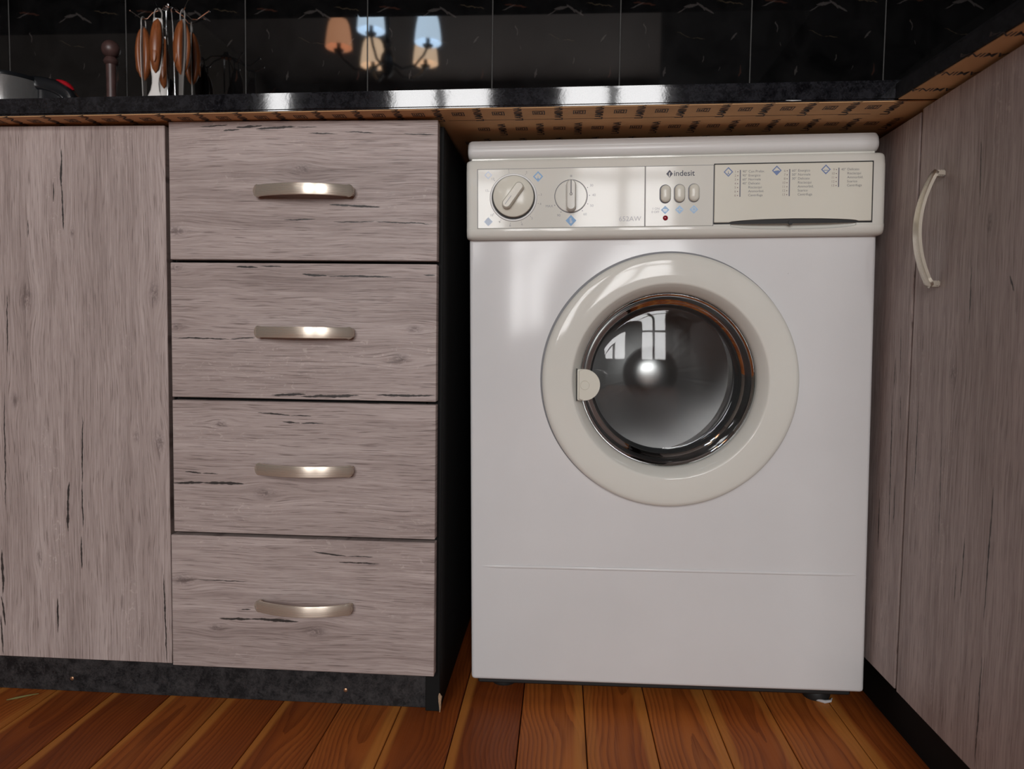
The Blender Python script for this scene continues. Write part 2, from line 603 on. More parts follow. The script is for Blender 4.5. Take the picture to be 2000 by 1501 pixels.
# ------------------------------------------------------------------ materials
CR1 = [(0.0483, 0.8645, 0.0923, 0.8663, 0.00104), (0.0839, 0.8591, 0.109, 0.8598, 0.00125), (0.1028, 0.8626, 0.1424, 0.8648, 0.00208), (0.132, 0.8601, 0.1922, 0.8641, 0.00249), (0.1921, 0.8633, 0.2231, 0.8624, 0.00062), (0.2086, 0.8541, 0.2539, 0.8531, 0.00083), (0.2621, 0.8562, 0.3091, 0.854, 0.00083), (0.3477, 0.8527, 0.3962, 0.8512, 0.00083), (0.2394, 0.7532, 0.3155, 0.7498, 0.00208), (0.1729, 0.7308, 0.2207, 0.7329, 0.00104), (0.2456, 0.7284, 0.3074, 0.7292, 0.00104), (0.3074, 0.7292, 0.3931, 0.7261, 0.00104)]
CR2 = [(0.101, 0.6637, 0.1347, 0.6624, 0.00187), (0.1368, 0.6648, 0.1704, 0.6644, 0.00104), (0.1997, 0.6539, 0.2372, 0.6509, 0.00208), (0.2372, 0.6509, 0.3385, 0.6507, 0.00145), (0.3774, 0.6541, 0.3957, 0.6534, 0.00125), (0.0016, 0.5596, 0.0915, 0.5577, 0.00125), (0.0915, 0.5577, 0.1297, 0.5607, 0.00104), (0.1525, 0.4769, 0.2054, 0.4789, 0.00249), (0.1969, 0.4757, 0.2851, 0.4784, 0.00291), (0.308, 0.4798, 0.397, 0.4805, 0.00208)]
CR3 = [(0.1321, 0.4505, 0.182, 0.4474, 0.00145), (0.182, 0.4474, 0.2137, 0.4468, 0.00083), (0.1693, 0.438, 0.1968, 0.4361, 0.00145), (0.1968, 0.4361, 0.2327, 0.4362, 0.00104), (0.0204, 0.3592, 0.0464, 0.3586, 0.00125), (0.0464, 0.3586, 0.0723, 0.358, 0.00083), (0.0017, 0.3424, 0.0527, 0.3442, 0.00208), (0.0484, 0.3441, 0.111, 0.3441, 0.00291)]
CR4 = [(0.2132, 0.2447, 0.2664, 0.2404, 0.00125), (0.2664, 0.2404, 0.3066, 0.2396, 0.00083), (0.2536, 0.2315, 0.3171, 0.2294, 0.00145), (0.07, 0.1383, 0.1244, 0.1387, 0.00208), (0.1201, 0.1396, 0.1936, 0.1378, 0.00291), (0.105, 0.1533, 0.1202, 0.1539, 0.00104), (0.0379, 0.1965, 0.1162, 0.1961, 0.00083)]
CRD = [(-0.1607, 0.8336, -0.1626, 0.7779, 0.00194), (-0.1616, 0.7833, -0.1606, 0.7149, 0.00166), (-0.1743, 0.786, -0.1756, 0.756, 0.00111), (-0.2509, 0.6202, -0.2529, 0.5304, 0.00111), (-0.2149, 0.7312, -0.2157, 0.7037, 0.00083), (-0.1372, 0.4403, -0.1405, 0.3322, 0.00138), (-0.1404, 0.3379, -0.1402, 0.2691, 0.00138), (-0.1607, 0.3403, -0.164, 0.3029, 0.00194), (-0.1633, 0.3173, -0.164, 0.2626, 0.00277), (-0.1437, 0.2575, -0.1431, 0.2054, 0.00166), (-0.2597, 0.4776, -0.2628, 0.2913, 0.00111), (-0.2711, 0.233, -0.2701, 0.1629, 0.00249), (-0.2733, 0.1598, -0.268, 0.1129, 0.00221), (-0.2753, 0.1303, -0.273, 0.0654, 0.00166), (-0.1829, 0.1603, -0.1843, 0.1046, 0.00166), (-0.015, 0.2042, -0.0118, 0.0665, 0.00138)]
CRR = [(-0.1651, 0.7974, -0.1683, 0.7205, 0.00113), (-0.1585, 0.6566, -0.159, 0.5859, 0.00113), (-0.2334, 0.638, -0.2409, 0.6204, 0.00197), (-0.0464, 0.4906, -0.0461, 0.3689, 0.00153), (-0.1093, 0.4633, -0.1159, 0.2948, 0.00077), (-0.2243, 0.414, -0.219, 0.2556, 0.00153), (-0.2197, 0.2205, -0.2165, 0.087, 0.00153), (-0.1735, 0.3461, -0.1699, 0.2646, 0.00115), (-0.1573, 0.3073, -0.1577, 0.2539, 0.00077)]
CRF = [(0.0145, 0.5867, 0.0087, 0.5227, 0.00113), (0.0271, 0.5464, 0.0267, 0.5002, 0.00113), (0.0311, 0.4956, 0.0234, 0.2943, 0.00153), (0.0066, 0.4937, 0.003, 0.4576, 0.00115), (0.0101, 0.3685, 0.0099, 0.3091, 0.00115), (0.0584, 0.3397, 0.0564, 0.2583, 0.00191)]
K1 = [(0.2012, 0.804, 0.0104), (0.0124, 0.7151, 0.0125)]
K2 = [(0.3452, 0.5337, 0.0104), (0.0116, 0.6609, 0.0083), (0.0126, 0.5753, 0.0083), (0.3656, 0.5757, 0.0083)]
K3 = [(0.0774, 0.4323, 0.0083), (0.143, 0.3308, 0.0125)]
K4 = [(0.0655, 0.124, 0.0083), (0.016, 0.1957, 0.0125), (0.2193, 0.1238, 0.0125)]
KD = [(-0.221, 0.6149, 0.0138), (-0.1471, 0.7122, 0.0055), (-0.0235, 0.6251, 0.0111), (-0.2106, 0.2249, 0.0069), (-0.0545, 0.4111, 0.0069), (-0.0183, 0.4034, 0.0124), (-0.243, 0.4609, 0.0083)]

M = {}
for i, (c, k) in enumerate(((CR1, K1), (CR2, K2), (CR3, K3), (CR4, K4))):
    M['oak_drawer_%d' % i] = oak('oak_drawer', (0, 2), c, k, seed=2.0 + 3.7 * i)
M['oak_door'] = oak('oak_door', (2, 0), CRD, KD, seed=21.0)
M['oak_right'] = oak('oak_right_door', (2, 1), CRR, [(-0.13, 0.53, 0.012), (-0.19, 0.70, 0.010)], seed=33.0)
M['oak_filler'] = oak('oak_filler', (2, 1), CRF, [], seed=41.0)
M['pine'] = pine()
M['tile'] = marble_tile()
M['grout'] = plain('grout', (0.14, 0.135, 0.13), 0.9)
M['worktop'] = stone_laminate('black_stone_laminate', (0.004, 0.004, 0.005), (0.022, 0.022, 0.026), 0.05, 0.035)
M['worktop_dull'] = stone_laminate('worn_black_stone_laminate', (0.004, 0.004, 0.005), (0.013, 0.013, 0.016), 0.65)
M['plinth'] = stone_laminate('grey_stone_laminate', (0.007, 0.007, 0.008), (0.042, 0.039, 0.040), 0.50)
M['kraft'] = plain('kraft_backing_paper', (0.62, 0.37, 0.18), 0.8, vary=0.08, scale=18)
M['print'] = plain('dark_print', (0.05, 0.05, 0.055), 0.8)
M['carcass'] = plain('black_carcass_board', (0.006, 0.006, 0.006), 0.7, 0.0, 0.2)
M['nickel'] = brushed('brushed_nickel', (0.66, 0.58, 0.49), 0.30, (3, 3, 900), 0.0, 'Z', 0.66)
M['nickel_v'] = brushed('brushed_nickel_upright', (0.62, 0.56, 0.47), 0.30, (150, 150, 3), 0.0, None, 0.9)
M['enamel'] = enamel('white_enamel', (0.69, 0.685, 0.685), 0.13)
M['cream'] = enamel('cream_plastic', (0.70, 0.69, 0.635), 0.07, False)
M['ivory'] = enamel('ivory_plastic', (0.69, 0.67, 0.585), 0.16, False)
M['lid'] = enamel('lid_plastic', (0.70, 0.70, 0.69), 0.22, False)
M['blackgap'] = plain('black_gap', (0.006, 0.006, 0.006), 0.6)
M['rubber'] = plain('dark_rubber', (0.022, 0.023, 0.024), 0.40)
M['foot'] = plain('black_foot', (0.010, 0.010, 0.010), 0.6)
M['ink'] = plain('grey_ink', (0.17, 0.17, 0.18), 0.5)
M['inkdark'] = plain('dark_ink', (0.05, 0.05, 0.075), 0.5)
M['inkdial'] = plain('dial_ink', (0.30, 0.30, 0.31), 0.5)
M['inkfaint'] = plain('faint_ink', (0.44, 0.44, 0.45), 0.5)
M['inkbar'] = plain('violet_grey_ink', (0.12, 0.12, 0.16), 0.5)
M['blue'] = plain('blue_ink', (0.10, 0.27, 0.52), 0.4)
M['paleblue'] = plain('pale_blue_ink', (0.30, 0.48, 0.70), 0.4)
M['navy'] = plain('navy_ink', (0.12, 0.18, 0.36), 0.4)
M['redlens'] = plain('red_lens', (0.24, 0.015, 0.025), 0.15)
M['steel'] = brushed('stainless_steel', (0.66, 0.65, 0.64), 0.20, (900, 900, 4), 0.02, None, 0.85)
M['drumsteel'] = None
M['chrome'] = plain('chrome_wire', (0.75, 0.75, 0.76), 0.12, 1.0)
M['blade'] = plain('worn_steel_blade', (0.42, 0.40, 0.38), 0.55, 0.7)
M['handlewood'] = None
M['blackplastic'] = plain('black_plastic', (0.010, 0.011, 0.013), 0.22)
M['redplastic'] = plain('red_plastic', (0.42, 0.010, 0.018), 0.25)
M['darkwood'] = plain('dark_turned_wood', (0.075, 0.040, 0.036), 0.4, vary=0.25, scale=60)
M['cabdark'] = plain('dark_cabinet_board', (0.012, 0.010, 0.009), 0.95, 0.0, 0.05)
M['ceiling'] = plain('darkened_ceiling', (0.085, 0.070, 0.062), 0.9)  # colour lowered to dim its bounce and its reflection in the tiles
M['wall'] = plain('grey_beige_wall', (0.09, 0.075, 0.062), 0.9)
M['walldark'] = plain('dark_wall', (0.05, 0.045, 0.042), 0.8)
M['frame'] = plain('white_window_frame', (0.75, 0.75, 0.75), 0.4)
M['iron'] = plain('black_wrought_iron', (0.010, 0.010, 0.012), 0.4)
M['brass'] = plain('brass_screw', (0.42, 0.24, 0.14), 0.35, 0.8)
M['chip'] = plain('torn_chipboard', (0.36, 0.24, 0.15), 0.9, vary=0.3, scale=300)
M['lint'] = plain('white_lint', (0.55, 0.55, 0.56), 0.9)
M['scrap'] = plain('dry_leaf_scrap', (0.20, 0.18, 0.06), 0.9)

def drum_steel():
    t = NT('radial_brushed_drum_steel')
    P = t.sep(t.n('ShaderNodeTexCoord').outputs['Object'])
    ang = t.math('ARCTAN2', t.math('SUBTRACT', P[2], 0.4555), t.math('SUBTRACT', P[0], 0.2905))
    f = t.noise(t.comb(t.math('MULTIPLY', ang, 14.0), 0.0), 1, 4, 0.6)
    t.set(col=(0.46, 0.45, 0.445), metal=1.0, rough=t.maprange(f, 0.2, 0.8, 0.30, 0.38))
    return t.m
M['drumsteel'] = drum_steel()

def handle_wood():
    t = NT('warm_handle_wood')
    P = t.sep(t.n('ShaderNodeNewGeometry').outputs['Position'])
    f = t.noise(t.comb(t.math('MULTIPLY', P[0], 260.0), t.math('MULTIPLY', P[1], 260.0), t.math('MULTIPLY', P[2], 22.0)), 1, 4, 0.6)
    t.set(col=t.ramp(f, [(0.3, (0.17, 0.046, 0.014)), (0.7, (0.33, 0.108, 0.036))]), rough=0.32, spec=0.45)
    return t.m
M['handlewood'] = handle_wood()

def porthole_glass():
    t = NT('porthole_glass')
    fr = t.n('ShaderNodeFresnel')
    fr.inputs['IOR'].default_value = 1.40
    tr = t.n('ShaderNodeBsdfTransparent')
    tr.inputs['Color'].default_value = (0.86, 0.88, 0.88, 1)
    gl = t.n('ShaderNodeBsdfGlossy')
    gl.inputs['Roughness'].default_value = 0.03
    mx = t.n('ShaderNodeMixShader')
    t.l(fr.outputs[0], mx.inputs[0])
    t.l(tr.outputs[0], mx.inputs[1])
    t.l(gl.outputs[0], mx.inputs[2])
    t.l(mx.outputs[0], t.out.inputs['Surface'])
    return t.m
M['glass'] = porthole_glass()

def glow(name, col, e):
    t = NT(name)
    t.set(col=(col[0] * 0.6, col[1] * 0.6, col[2] * 0.6), rough=0.8)
    t.b.inputs['Emission Color'].default_value = (col[0], col[1], col[2], 1)
    t.b.inputs['Emission Strength'].default_value = e
    return t.m

# ------------------------------------------------------------------ room shell
X0, X1 = -2.40, 1.63
YB, YF = 0.58, WIN_Y
CEIL = 3.10

fl = structure(obj('floor', box(X0, X1, YF, YB + 0.02, -0.08, -0.0225), M['blackgap']))
joints = [-0.025, 0.067, 0.158, 0.250, 0.342, 0.433, 0.527, 0.622, 0.7185, 0.8165, 0.908, 1.008]
while joints[0] > X0 + 0.05:
    joints.insert(0, joints[0] - 0.0925)
while joints[-1] < X1 - 0.05:
    joints.append(joints[-1] + 0.0945)
random.seed(11)
for a, b in zip(joints[:-1], joints[1:]):
    h = random.uniform(-0.0006, 0.0)
    w = (b - a) / 2
    p = obj('plank', box(-w + 0.0008, w - 0.0008, YF, YB, -0.022, h, 0.0009, 1), M['pine'], fl)
    p.location = ((a + b) / 2, 0, 0)

wb = structure(obj('wall_back', box(X0, X1 + 0.15, YB + 0.0012, YB + 0.15, 0, CEIL), M['grout']))
T0, TW = -0.6863, 0.2755
tile_me = None
for i in range(-6, 9):
    xa = T0 + i * TW
    if xa < X0:
        continue
    if tile_me is None:
        o = obj('tile', box(0.0007, TW - 0.0007, 0, 0.0095, 0, 0.50, 0.0008, 1), M['tile'], wb)
        tile_me = o.data
    else:
        o = link(bpy.data.objects.new('tile', tile_me), wb)
    o.location = (xa, YB, 0.90)
structure(obj('wall_back_base', box(X0, X1, YB - 0.001, YB + 0.0012, 0, 0.895), M['walldark']))
structure(obj('wall_right', box(X1, X1 + 0.15, YF, YB, 0, CEIL), M['walldark']))
structure(obj('wall_left', box(X0 - 0.15, X0, YF - 0.2, YB + 0.15, 0, CEIL), M['wall']))
structure(obj('ceiling', box(X0, X1 + 0.15, YF - 0.2, YB + 0.15, CEIL, CEIL + 0.1), M['ceiling']))
bm = bmesh.new()
box(X0, X1 + 0.15, YF - 0.2, YF, 0, WIN_Z0, bm=bm)
box(X0, X1 + 0.15, YF - 0.2, YF, WIN_Z1, CEIL, bm=bm)
xs = [X0] + [v for w in WINDOWS for v in w] + [X1 + 0.15]
box(WINDOWS[0][0], WINDOWS[0][1], YF - 0.2, YF, WIN_Z0, WIN_LOW[0], bm=bm)
for a, b in zip(xs[0::2], xs[1::2]):
    box(a, b, YF - 0.2, YF, WIN_Z0, WIN_Z1, bm=bm)
structure(obj('wall_front', bm, M['wall'], smooth=False))
for k, (a, b) in enumerate(WINDOWS):
    bm = bmesh.new()
    y0, y1 = YF - 0.075, YF - 0.03
    e = 0.045
    z0 = WIN_LOW[k]
    box(a, b, y0, y1, z0, z0 + e, bm=bm)
    box(a, b, y0, y1, WIN_Z1 - e, WIN_Z1, bm=bm)
    box(a, a + e, y0, y1, z0, WIN_Z1, bm=bm)
    box(b - e, b, y0, y1, z0, WIN_Z1, bm=bm)
    wo_ = structure(obj('window_%d' % (k + 1), bm, M['frame'], smooth=False))
    if b - a > 0.5:
        obj('mullion', box((a + b) / 2 - 0.04, (a + b) / 2 + 0.04, y0, y1, WIN_Z0 + e, WIN_Z1 - e), M['frame'], wo_)
        obj('transom', box(a + e, b - e, y0 + 0.01, y1, 1.93, 2.00), M['frame'], wo_)

# ------------------------------------------------------------------ handles
def pull(name, mat, parent, origin, S_, W_, O_, L=0.148, H=0.0160, bow=0.031, end=0.011, th=0.0042):
    """bow handle: S_ along, W_ across the strip, O_ outwards"""
    S_, W_, O_ = Vector(S_), Vector(W_), Vector(O_)
    bm = bmesh.new()
    N = 40
    rings = []
    for i in range(N + 1):
        s = -1 + 2 * i / N
        s = math.sin(s * PI / 2) * 0.5 + s * 0.5
        d = (1 - abs(s)) * L / 2
        h = H / 2
        if d < h:
            h = math.sqrt(max(h * h - (h - d) ** 2, 0)) + 0.0012
        out = end + (bow - end) * (1 - s * s)
        slope = -2 * s * (bow - end) / (L / 2)
        tn = Vector((-slope, 1)).normalized()
        p = S_ * (s * L / 2)
        q = []
        for (w, t) in ((-1, -1), (1, -1), (1, -0.1), (0.82, 0), (-0.82, 0), (-1, -0.1)):
            o_ = t * th
            q.append(bm.verts.new(p + W_ * (w * h) + S_ * (tn.x * o_) + O_ * (out + tn.y * o_)))
        rings.append(q)
    for i in range(N):
        for k in range(6):
            j = (k + 1) % 6
            bm.faces.new((rings[i][k], rings[i][j], rings[i + 1][j], rings[i + 1][k]))
    bm.faces.new(rings[0])
    bm.faces.new(rings[-1])
    for sg in (-1, 1):
        b = bmesh.new()
        bmesh.ops.create_cube(b, size=1)
        c = S_ * (sg * (L / 2 - 0.0055)) + O_ * (end / 2)
        for v in b.verts:
            co = v.co.copy()
            v.co = c + S_ * (co.x * 0.0075) + W_ * (co.y * 0.0125) + O_ * (co.z * end)
        bmesh.ops.bevel(b, geom=b.edges[:], offset=0.0012, segments=2, affect='EDGES')
        merge(bm, b)
    o = obj(name, bm, mat, parent, angle=40)
    o.location = origin
    return o

# ------------------------------------------------------------------ base cabinets, left run
L1 = (-0.20, 0.29, 0)
cab = root('base_cabinet', L1, 'oak-fronted base cabinet with a tall plain door, left of the drawers', 'cabinet')
obj('body', box(-1.10, -0.002, 0.0195, 0.575, 0.068, 0.862), M['carcass'], cab, L1)
obj('door', box(-0.55, -0.0035, 0.0, 0.018, 0.0656, 0.8665, 0.0008, 1), M['oak_door'], cab, L1)
obj('door', box(-1.10, -0.5535, 0.0, 0.018, 0.0656, 0.8660, 0.0008, 1), M['oak_door'], cab, L1)

L2 = (0.20, 0.29, 0)
dc = root('drawer_cabinet', L2, 'cabinet of four oak drawers with bow handles beside the washing machine', 'cabinet')
obj('body', box(0.0, 0.380, 0.0195, 0.575, 0.068, 0.866), M['carcass'], dc, L2)
obj('side_panel', box(0.3815, 0.4035, 0.0195, 0.575, 0.0, 0.868, 0.001, 1), M['carcass'], dc, L2)['label'] = 'black side panel reaching down to the floor'
zs = [0.8718, 0.6714, 0.4691, 0.2666, 0.0629]
hz = [0.7705, 0.5690, 0.3690, 0.1640]
hx = [0.2060, 0.2060, 0.2055, 0.2040]
for i in range(4):
    zt = zs[i] - (0.0023 if i else 0.0)
    zb = zs[i + 1] + (0.0023 if i < 3 else 0.0)
    if i == 3:
        zt -= 0.0005
    d = obj('drawer', box(0.0024 if i < 3 else -0.0025, 0.3975, 0.0, 0.018, zb, zt, 0.0008, 1), M['oak_drawer_%d' % i], dc, L2)
    pull('handle', M['nickel'], d, (hx[i] - L2[0], -L2[1], hz[i]), (1, 0, 0), (0, 0, 1), (0, -1, 0))['label'] = 'brushed nickel bow handle'
ch = bmesh.new()
tr_pts = [(0.4030, 0.0185, 0.029), (0.4042, 0.0180, 0.024), (0.4040, 0.017, 0.016), (0.4046, 0.0165, 0.009), (0.4043, 0.016, 0.001)]
tube(tr_pts, [0.0008, 0.0032, 0.0022, 0.0016, 0.0007], 7, ch)
obj('chipped_edge', ch, M['chip'], dc, L2)['label'] = 'chipped bare edge of the black side panel'

pk = root('toe_kick', (-0.1, 0.04, 0), 'dark grey mottled toe kick board under the door and drawers', 'plinth')
obj('board', box(-2.39, 0.3810, 0.0288, 0.0448, 0.0, 0.0640, 0.0006, 1), M['plinth'], pk, (-0.1, 0.04, 0))
for x, z in ((-0.1832, 0.0204), (0.2558, 0.0219)):
    sc = lathe([(0.0, -0.0012), (0.0016, -0.0012), (0.0030, -0.0005), (0.0032, 0.0006)], 14, 'Y', (x, 0.0288, z))
    obj('screw', sc, M['brass'], pk, (-0.1, 0.04, 0))

# ------------------------------------------------------------------ right run
L3 = (1.34, -0.30, 0)
rc = root('corner_cabinet', L3, 'oak-fronted cabinet on the right with upright handle, facing sideways', 'cabinet')
XR = 1.051
obj('body', box(XR + 0.0195, 1.62, -1.40, 0.10, 0.085, 0.868), M['carcass'], rc, L3)
obj('filler_panel', box(XR, XR + 0.018, -0.0150, 0.30, 0.0825, 0.8735, 0.0008, 1), M['oak_filler'], rc, L3)
rd = obj('door', box(XR, XR + 0.018, -0.42, -0.0215, 0.0815, 0.8765, 0.0008, 1), M['oak_right'], rc, L3)
pull('handle', M['nickel_v'], rd, (XR - L3[0], -0.083 - L3[1], 0.709), (0, 0, 1), (0, 1, 0), (-1, 0, 0))['label'] = 'brushed nickel bow handle set upright'
obj('door', box(XR, XR + 0.018, -0.84, -0.4235, 0.0815, 0.8765, 0.0008, 1), M['oak_right'], rc, L3)
pk2 = root('toe_kick', (1.085, -0.3, 0), 'black toe kick board under the right-hand cabinet', 'plinth')
obj('board', box(1.077, 1.093, -1.40, 0.30, 0.0, 0.0800, 0.0006, 1), M['carcass'], pk2, (1.085, -0.3, 0))

# ------------------------------------------------------------------ worktops
def ztop(x):
    return 0.8975 + 0.0128 * max(x, -0.55)
def zbot(x):
    return 0.8722 + 0.0100 * max(x, -0.55)
def slab(x0, x1, y0, y1, f0, f1, bev=0.0):
    bm = bmesh.new()
    st = []
    for x in (x0, -0.55, x1):
        st.append([bm.verts.new((x, y, f(x))) for (y, f) in ((y0, f0), (y1, f0), (y1, f1), (y0, f1))])
    for A, B in zip(st[:-1], st[1:]):
        for k in range(4):
            j = (k + 1) % 4
            bm.faces.new((A[k], A[j], B[j], B[k]))
    bm.faces.new(st[0])
    bm.faces.new(st[-1])
    if bev:
        def front(f):
            return [e for e in bm.edges if all(abs(v.co.y - y0) < 1e-5 and abs(v.co.z - f(v.co.x)) < 1e-5 for v in e.verts)]
        bmesh.ops.bevel(bm, geom=front(f1), offset=bev, segments=5, affect='EDGES')
        bmesh.ops.bevel(bm, geom=front(f0), offset=0.002, segments=2, affect='EDGES')
    return bm
YC = -0.036
LW = (-0.1, 0.27, 0.885)
wt = root('worktop', LW, 'glossy black worktop running above the drawers and the washing machine', 'worktop')
obj('slab', slab(X0 + 0.01, 1.62, YC, YB - 0.001, lambda x: zbot(x) + 0.0012, ztop, 0.0065), M['worktop'], wt, LW)
obj('backing_sheet', slab(X0 + 0.01, 1.62, YC + 0.0035, YB - 0.001, zbot, lambda x: zbot(x) + 0.0014), M['kraft'], wt, LW)['label'] = 'brown kraft backing paper under the worktop'
# print on the backing paper: words and stamps, alike pieces share their mesh
def flat(bm, pts, z):
    bm.faces.new([bm.verts.new((p[0], p[1], z)) for p in pts])
def stamp(bm):
    w, h, t = 0.0086, 0.0080, 0.0013
    for (a, b, c, d) in ((-w, w, -h, -h + t), (-w, w, h - t, h), (-w, -w + t, -h, h), (w - t, w, -h, h),
                         (-w + .0025, -w + .0039, -h + .003, h - .003), (-w + .0025, -w + .007, h - .0046, h - .003), (-w + .006, -w + .0074, -h + .003, h - .003),
                         (-w + .0025, -w + .007, -.0008, .0008), (-.0002, .0055, -h + .003, -h + .0046), (-.0002, .0055, h - .0046, h - .003), (-.0002, .0013, -h + .003, h - .003), (.0041, .0055, -h + .003, h - .003)):
        flat(bm, [(a, c), (b, c), (b, d), (a, d)], 0)
PX, PY = 0.0563, 0.0755
WORD = None
STAMP = None
def print_piece(nm, me, parent, loc, rotz=0.0):
    o = link(bpy.data.objects.new(nm, me), parent)
    o.location = loc
    o.rotation_euler = (0, 0, rotz)
    return o
bm = bmesh.new()
stamp(bm)
o = obj('printed_stamp', bm, M['print'], wt, smooth=False)
STAMP = o.data
bm = text_bm('LAMINA', 0.0165, Matrix(((0, -1, 0, 0), (-1, 0, 0, 0), (0, 0, -1, 0), (0, 0, 0, 1))), thick=0.0001)
o2 = obj('printed_word', bm, M['print'], wt, smooth=False)
WORD = o2.data
bpy.data.objects.remove(o)
bpy.data.objects.remove(o2)
for r in range(0, 3):
    xb = 0.484 + (0.0 if r % 2 == 0 else 0.0285)
    yb = -0.0105 + r * PY
    for k in range(-16, 10):
        x = xb + k * PX
        if r > 0 and not (0.40 < x < 1.04):
            continue
        if x < -0.30 or x > 1.045:
            continue
        z = zbot(x) - 0.00025
        print_piece('printed_stamp', STAMP, wt, (x - LW[0], yb - LW[1], z - LW[2]))
        z = zbot(x + PX / 2) - 0.00045
        print_piece('printed_word', WORD, wt, (x + PX / 2 - LW[0], yb + 0.0335 - LW[1], z - LW[2]))
sm = bmesh.new()
sv = [sm.verts.new((x, y, zbot(x) - 0.0002)) for (x, y) in ((0.41, 0.0192), (1.0, 0.0192), (1.0, 0.0202), (0.41, 0.0202))]
sm.faces.new(sv)
obj('paper_seam', sm, M['print'], wt, LW, smooth=False)

LR = (1.33, -0.7, 0.885)
wr = root('worktop', LR, 'black worktop coming forward over the right-hand cabinet', 'worktop')
zr0, zr1 = 0.8836, 0.9105
def wedge(xo, z0, z1, bev=0.0):
    poly = [(1.0085 + xo, YC - 0.001), (1.62, YC - 0.001), (1.62, -1.40), (1.0085 + 0.034 + xo, -1.40), (1.0085 + 0.034 + xo, -0.45)]
    bm = prism(poly, z0, z1, 'Z')
    if bev:
        top = [e for e in bm.edges if all(v.co.z > z1 - 1e-5 and v.co.x < 1.1 for v in e.verts) and abs(e.verts[0].co.y - e.verts[1].co.y) > 0.2]
        bmesh.ops.bevel(bm, geom=top, offset=bev, segments=5, affect='EDGES')
    return bm
obj('slab', wedge(0, zr0 + 0.0012, zr1, 0.0065), M['worktop_dull'], wr, LR)
obj('backing_sheet', wedge(0.0035, zr0, zr0 + 0.0014), M['kraft'], wr, LR)['label'] = 'brown kraft backing paper under the right worktop'
for k in range(0, 8):
    y = -0.075 - k * PX
    print_piece('printed_word', WORD, wr, (1.070 - LR[0], y - LR[1], zr0 - 0.00025 - LR[2]), -PI / 2)
sl = bmesh.new()
tube([(0.868, YC - 0.0002, zbot(0.86) + 0.003), (0.876, YC - 0.0006, zbot(0.88) + 0.0022), (0.888, YC - 0.0002, zbot(0.90) + 0.0024)], [0.0003, 0.0008, 0.0003], 6, sl)
obj('sealant_smear', sl, M['lint'], wt, LW)['label'] = 'white smear on the lower front edge'

# ------------------------------------------------------------------ washing machine
wyaw, wroll = -0.0111, 0.0147
wu = Vector((math.cos(wroll) * math.cos(wyaw), math.cos(wroll) * math.sin(wyaw), math.sin(wroll)))
wv = Vector((-math.sin(wroll) * math.cos(wyaw), -math.sin(wroll) * math.sin(wyaw), math.cos(wroll)))
wd = wv.cross(wu)                       # into the machine
WS = 1.034
wo = Vector((0.4451, 0.0685, 0.0292))
WM = Matrix(((wu.x, wd.x, wv.x, wo.x), (wu.y, wd.y, wv.y, wo.y), (wu.z, wd.z, wv.z, wo.z), (0, 0, 0, 1))) @ Matrix.Scale(WS, 4)
wm = root('washing_machine', None, 'old white front-loading washing machine with cream control panel', 'washing machine', matrix=WM)
BW, BH, BD = 0.578, 0.776, 0.465
DC = (0.2905, 0.4555)                   # door centre (u, v)
body = obj('body', box(0.0, BW, 0.0, BD, 0.0, BH, 0.0055, 3), M['enamel'], wm, angle=30)
cut = obj('cut_tmp', lathe([(0.0, -0.05), (0.149, -0.05), (0.149, 0.40), (0.0, 0.40)], 72, 'Y', (DC[0], 0, DC[1])), M['enamel'], wm)
bpy.context.view_layer.update()
boolean(body, cut)
# pressed groove across the front
g = bmesh.new()
rows = []
for i in range(41):
    t = i / 40.0
    u = 0.0125 + t * (0.5660 - 0.0125)
    e = min(1.0, min(t, 1 - t) * 40 / 1.5)
    rows.append(((u, 0.0004, 0.1755 - 0.0002 * t), (0, 0.0018 * e + 0.0001, 0), (0, 0, 0.0026 * (0.4 + 0.6 * e))))
obj('pressed_rib', loft(rows, 14), M['enamel'], wm)
# feet
for u in (0.045, 0.530):
    for dd in (0.062, 0.42):
        zf = -(wo.z / WS + u * math.sin(wroll)) / math.cos(wroll)
        obj('foot', lathe([(0.0, zf), (0.019, zf), (0.021, zf + 0.006), (0.019, zf + 0.014), (0.012, zf + 0.017), (0.010, 0.004), (0.0, 0.004)], 24, 'Z', (u, dd, 0)), M['foot'], wm)

obj('added_shade_block', box(0.006, 0.572, 0.036, 0.440, -0.0215, 0.002, 0.002, 1), M['foot'], wm)['label'] = 'added black block keeping the gap under the white body dark'  # added block, darkens the gap and the floor below the machine

# door
dcx = (DC[0], 0, DC[1])
ring = lathe([(0.1822, -0.0002), (0.1832, -0.0030), (0.1830, -0.0080), (0.1818, -0.0118), (0.1795, -0.0142), (0.1760, -0.0154), (0.1700, -0.0160), (0.1560, -0.0168), (0.1420, -0.0168), (0.1400, -0.0164),
              (0.1386, -0.0150), (0.1345, -0.0085), (0.1300, 0.0000), (0.1278, 0.0060), (0.1270, 0.0150), (0.1480, 0.0150), (0.1480, 0.0020), (0.1560, 0.0002)], 160, 'Y', dcx, closed=True)
door = obj('door', ring, M['cream'], wm, angle=40)
obj('painted_shade_ring', lathe([(0.1800, -0.0005), (0.1848, -0.0005), (0.1852, 0.0004), (0.1800, 0.0004)], 128, 'Y', (DC[0] - 0.0010, 0, DC[1] + 0.0014), closed=True), M['ink'], door)  # grey ring set up and left, painted as shade round the door
glass = [(0.1275, 0.006), (0.1240, 0.010), (0.1215, 0.020), (0.1185, 0.036), (0.1150, 0.047), (0.1090, 0.0525), (0.1030, 0.0525)]
for k in range(1, 11):
    r = 0.1030 * (1 - k / 10.0)
    glass.append((r, 0.0525 - (0.1030 ** 2 - r * r) / (2 * 0.60)))
obj('glass', lathe(glass, 96, 'Y', dcx), M['glass'], door, angle=60)['label'] = 'dished porthole glass'
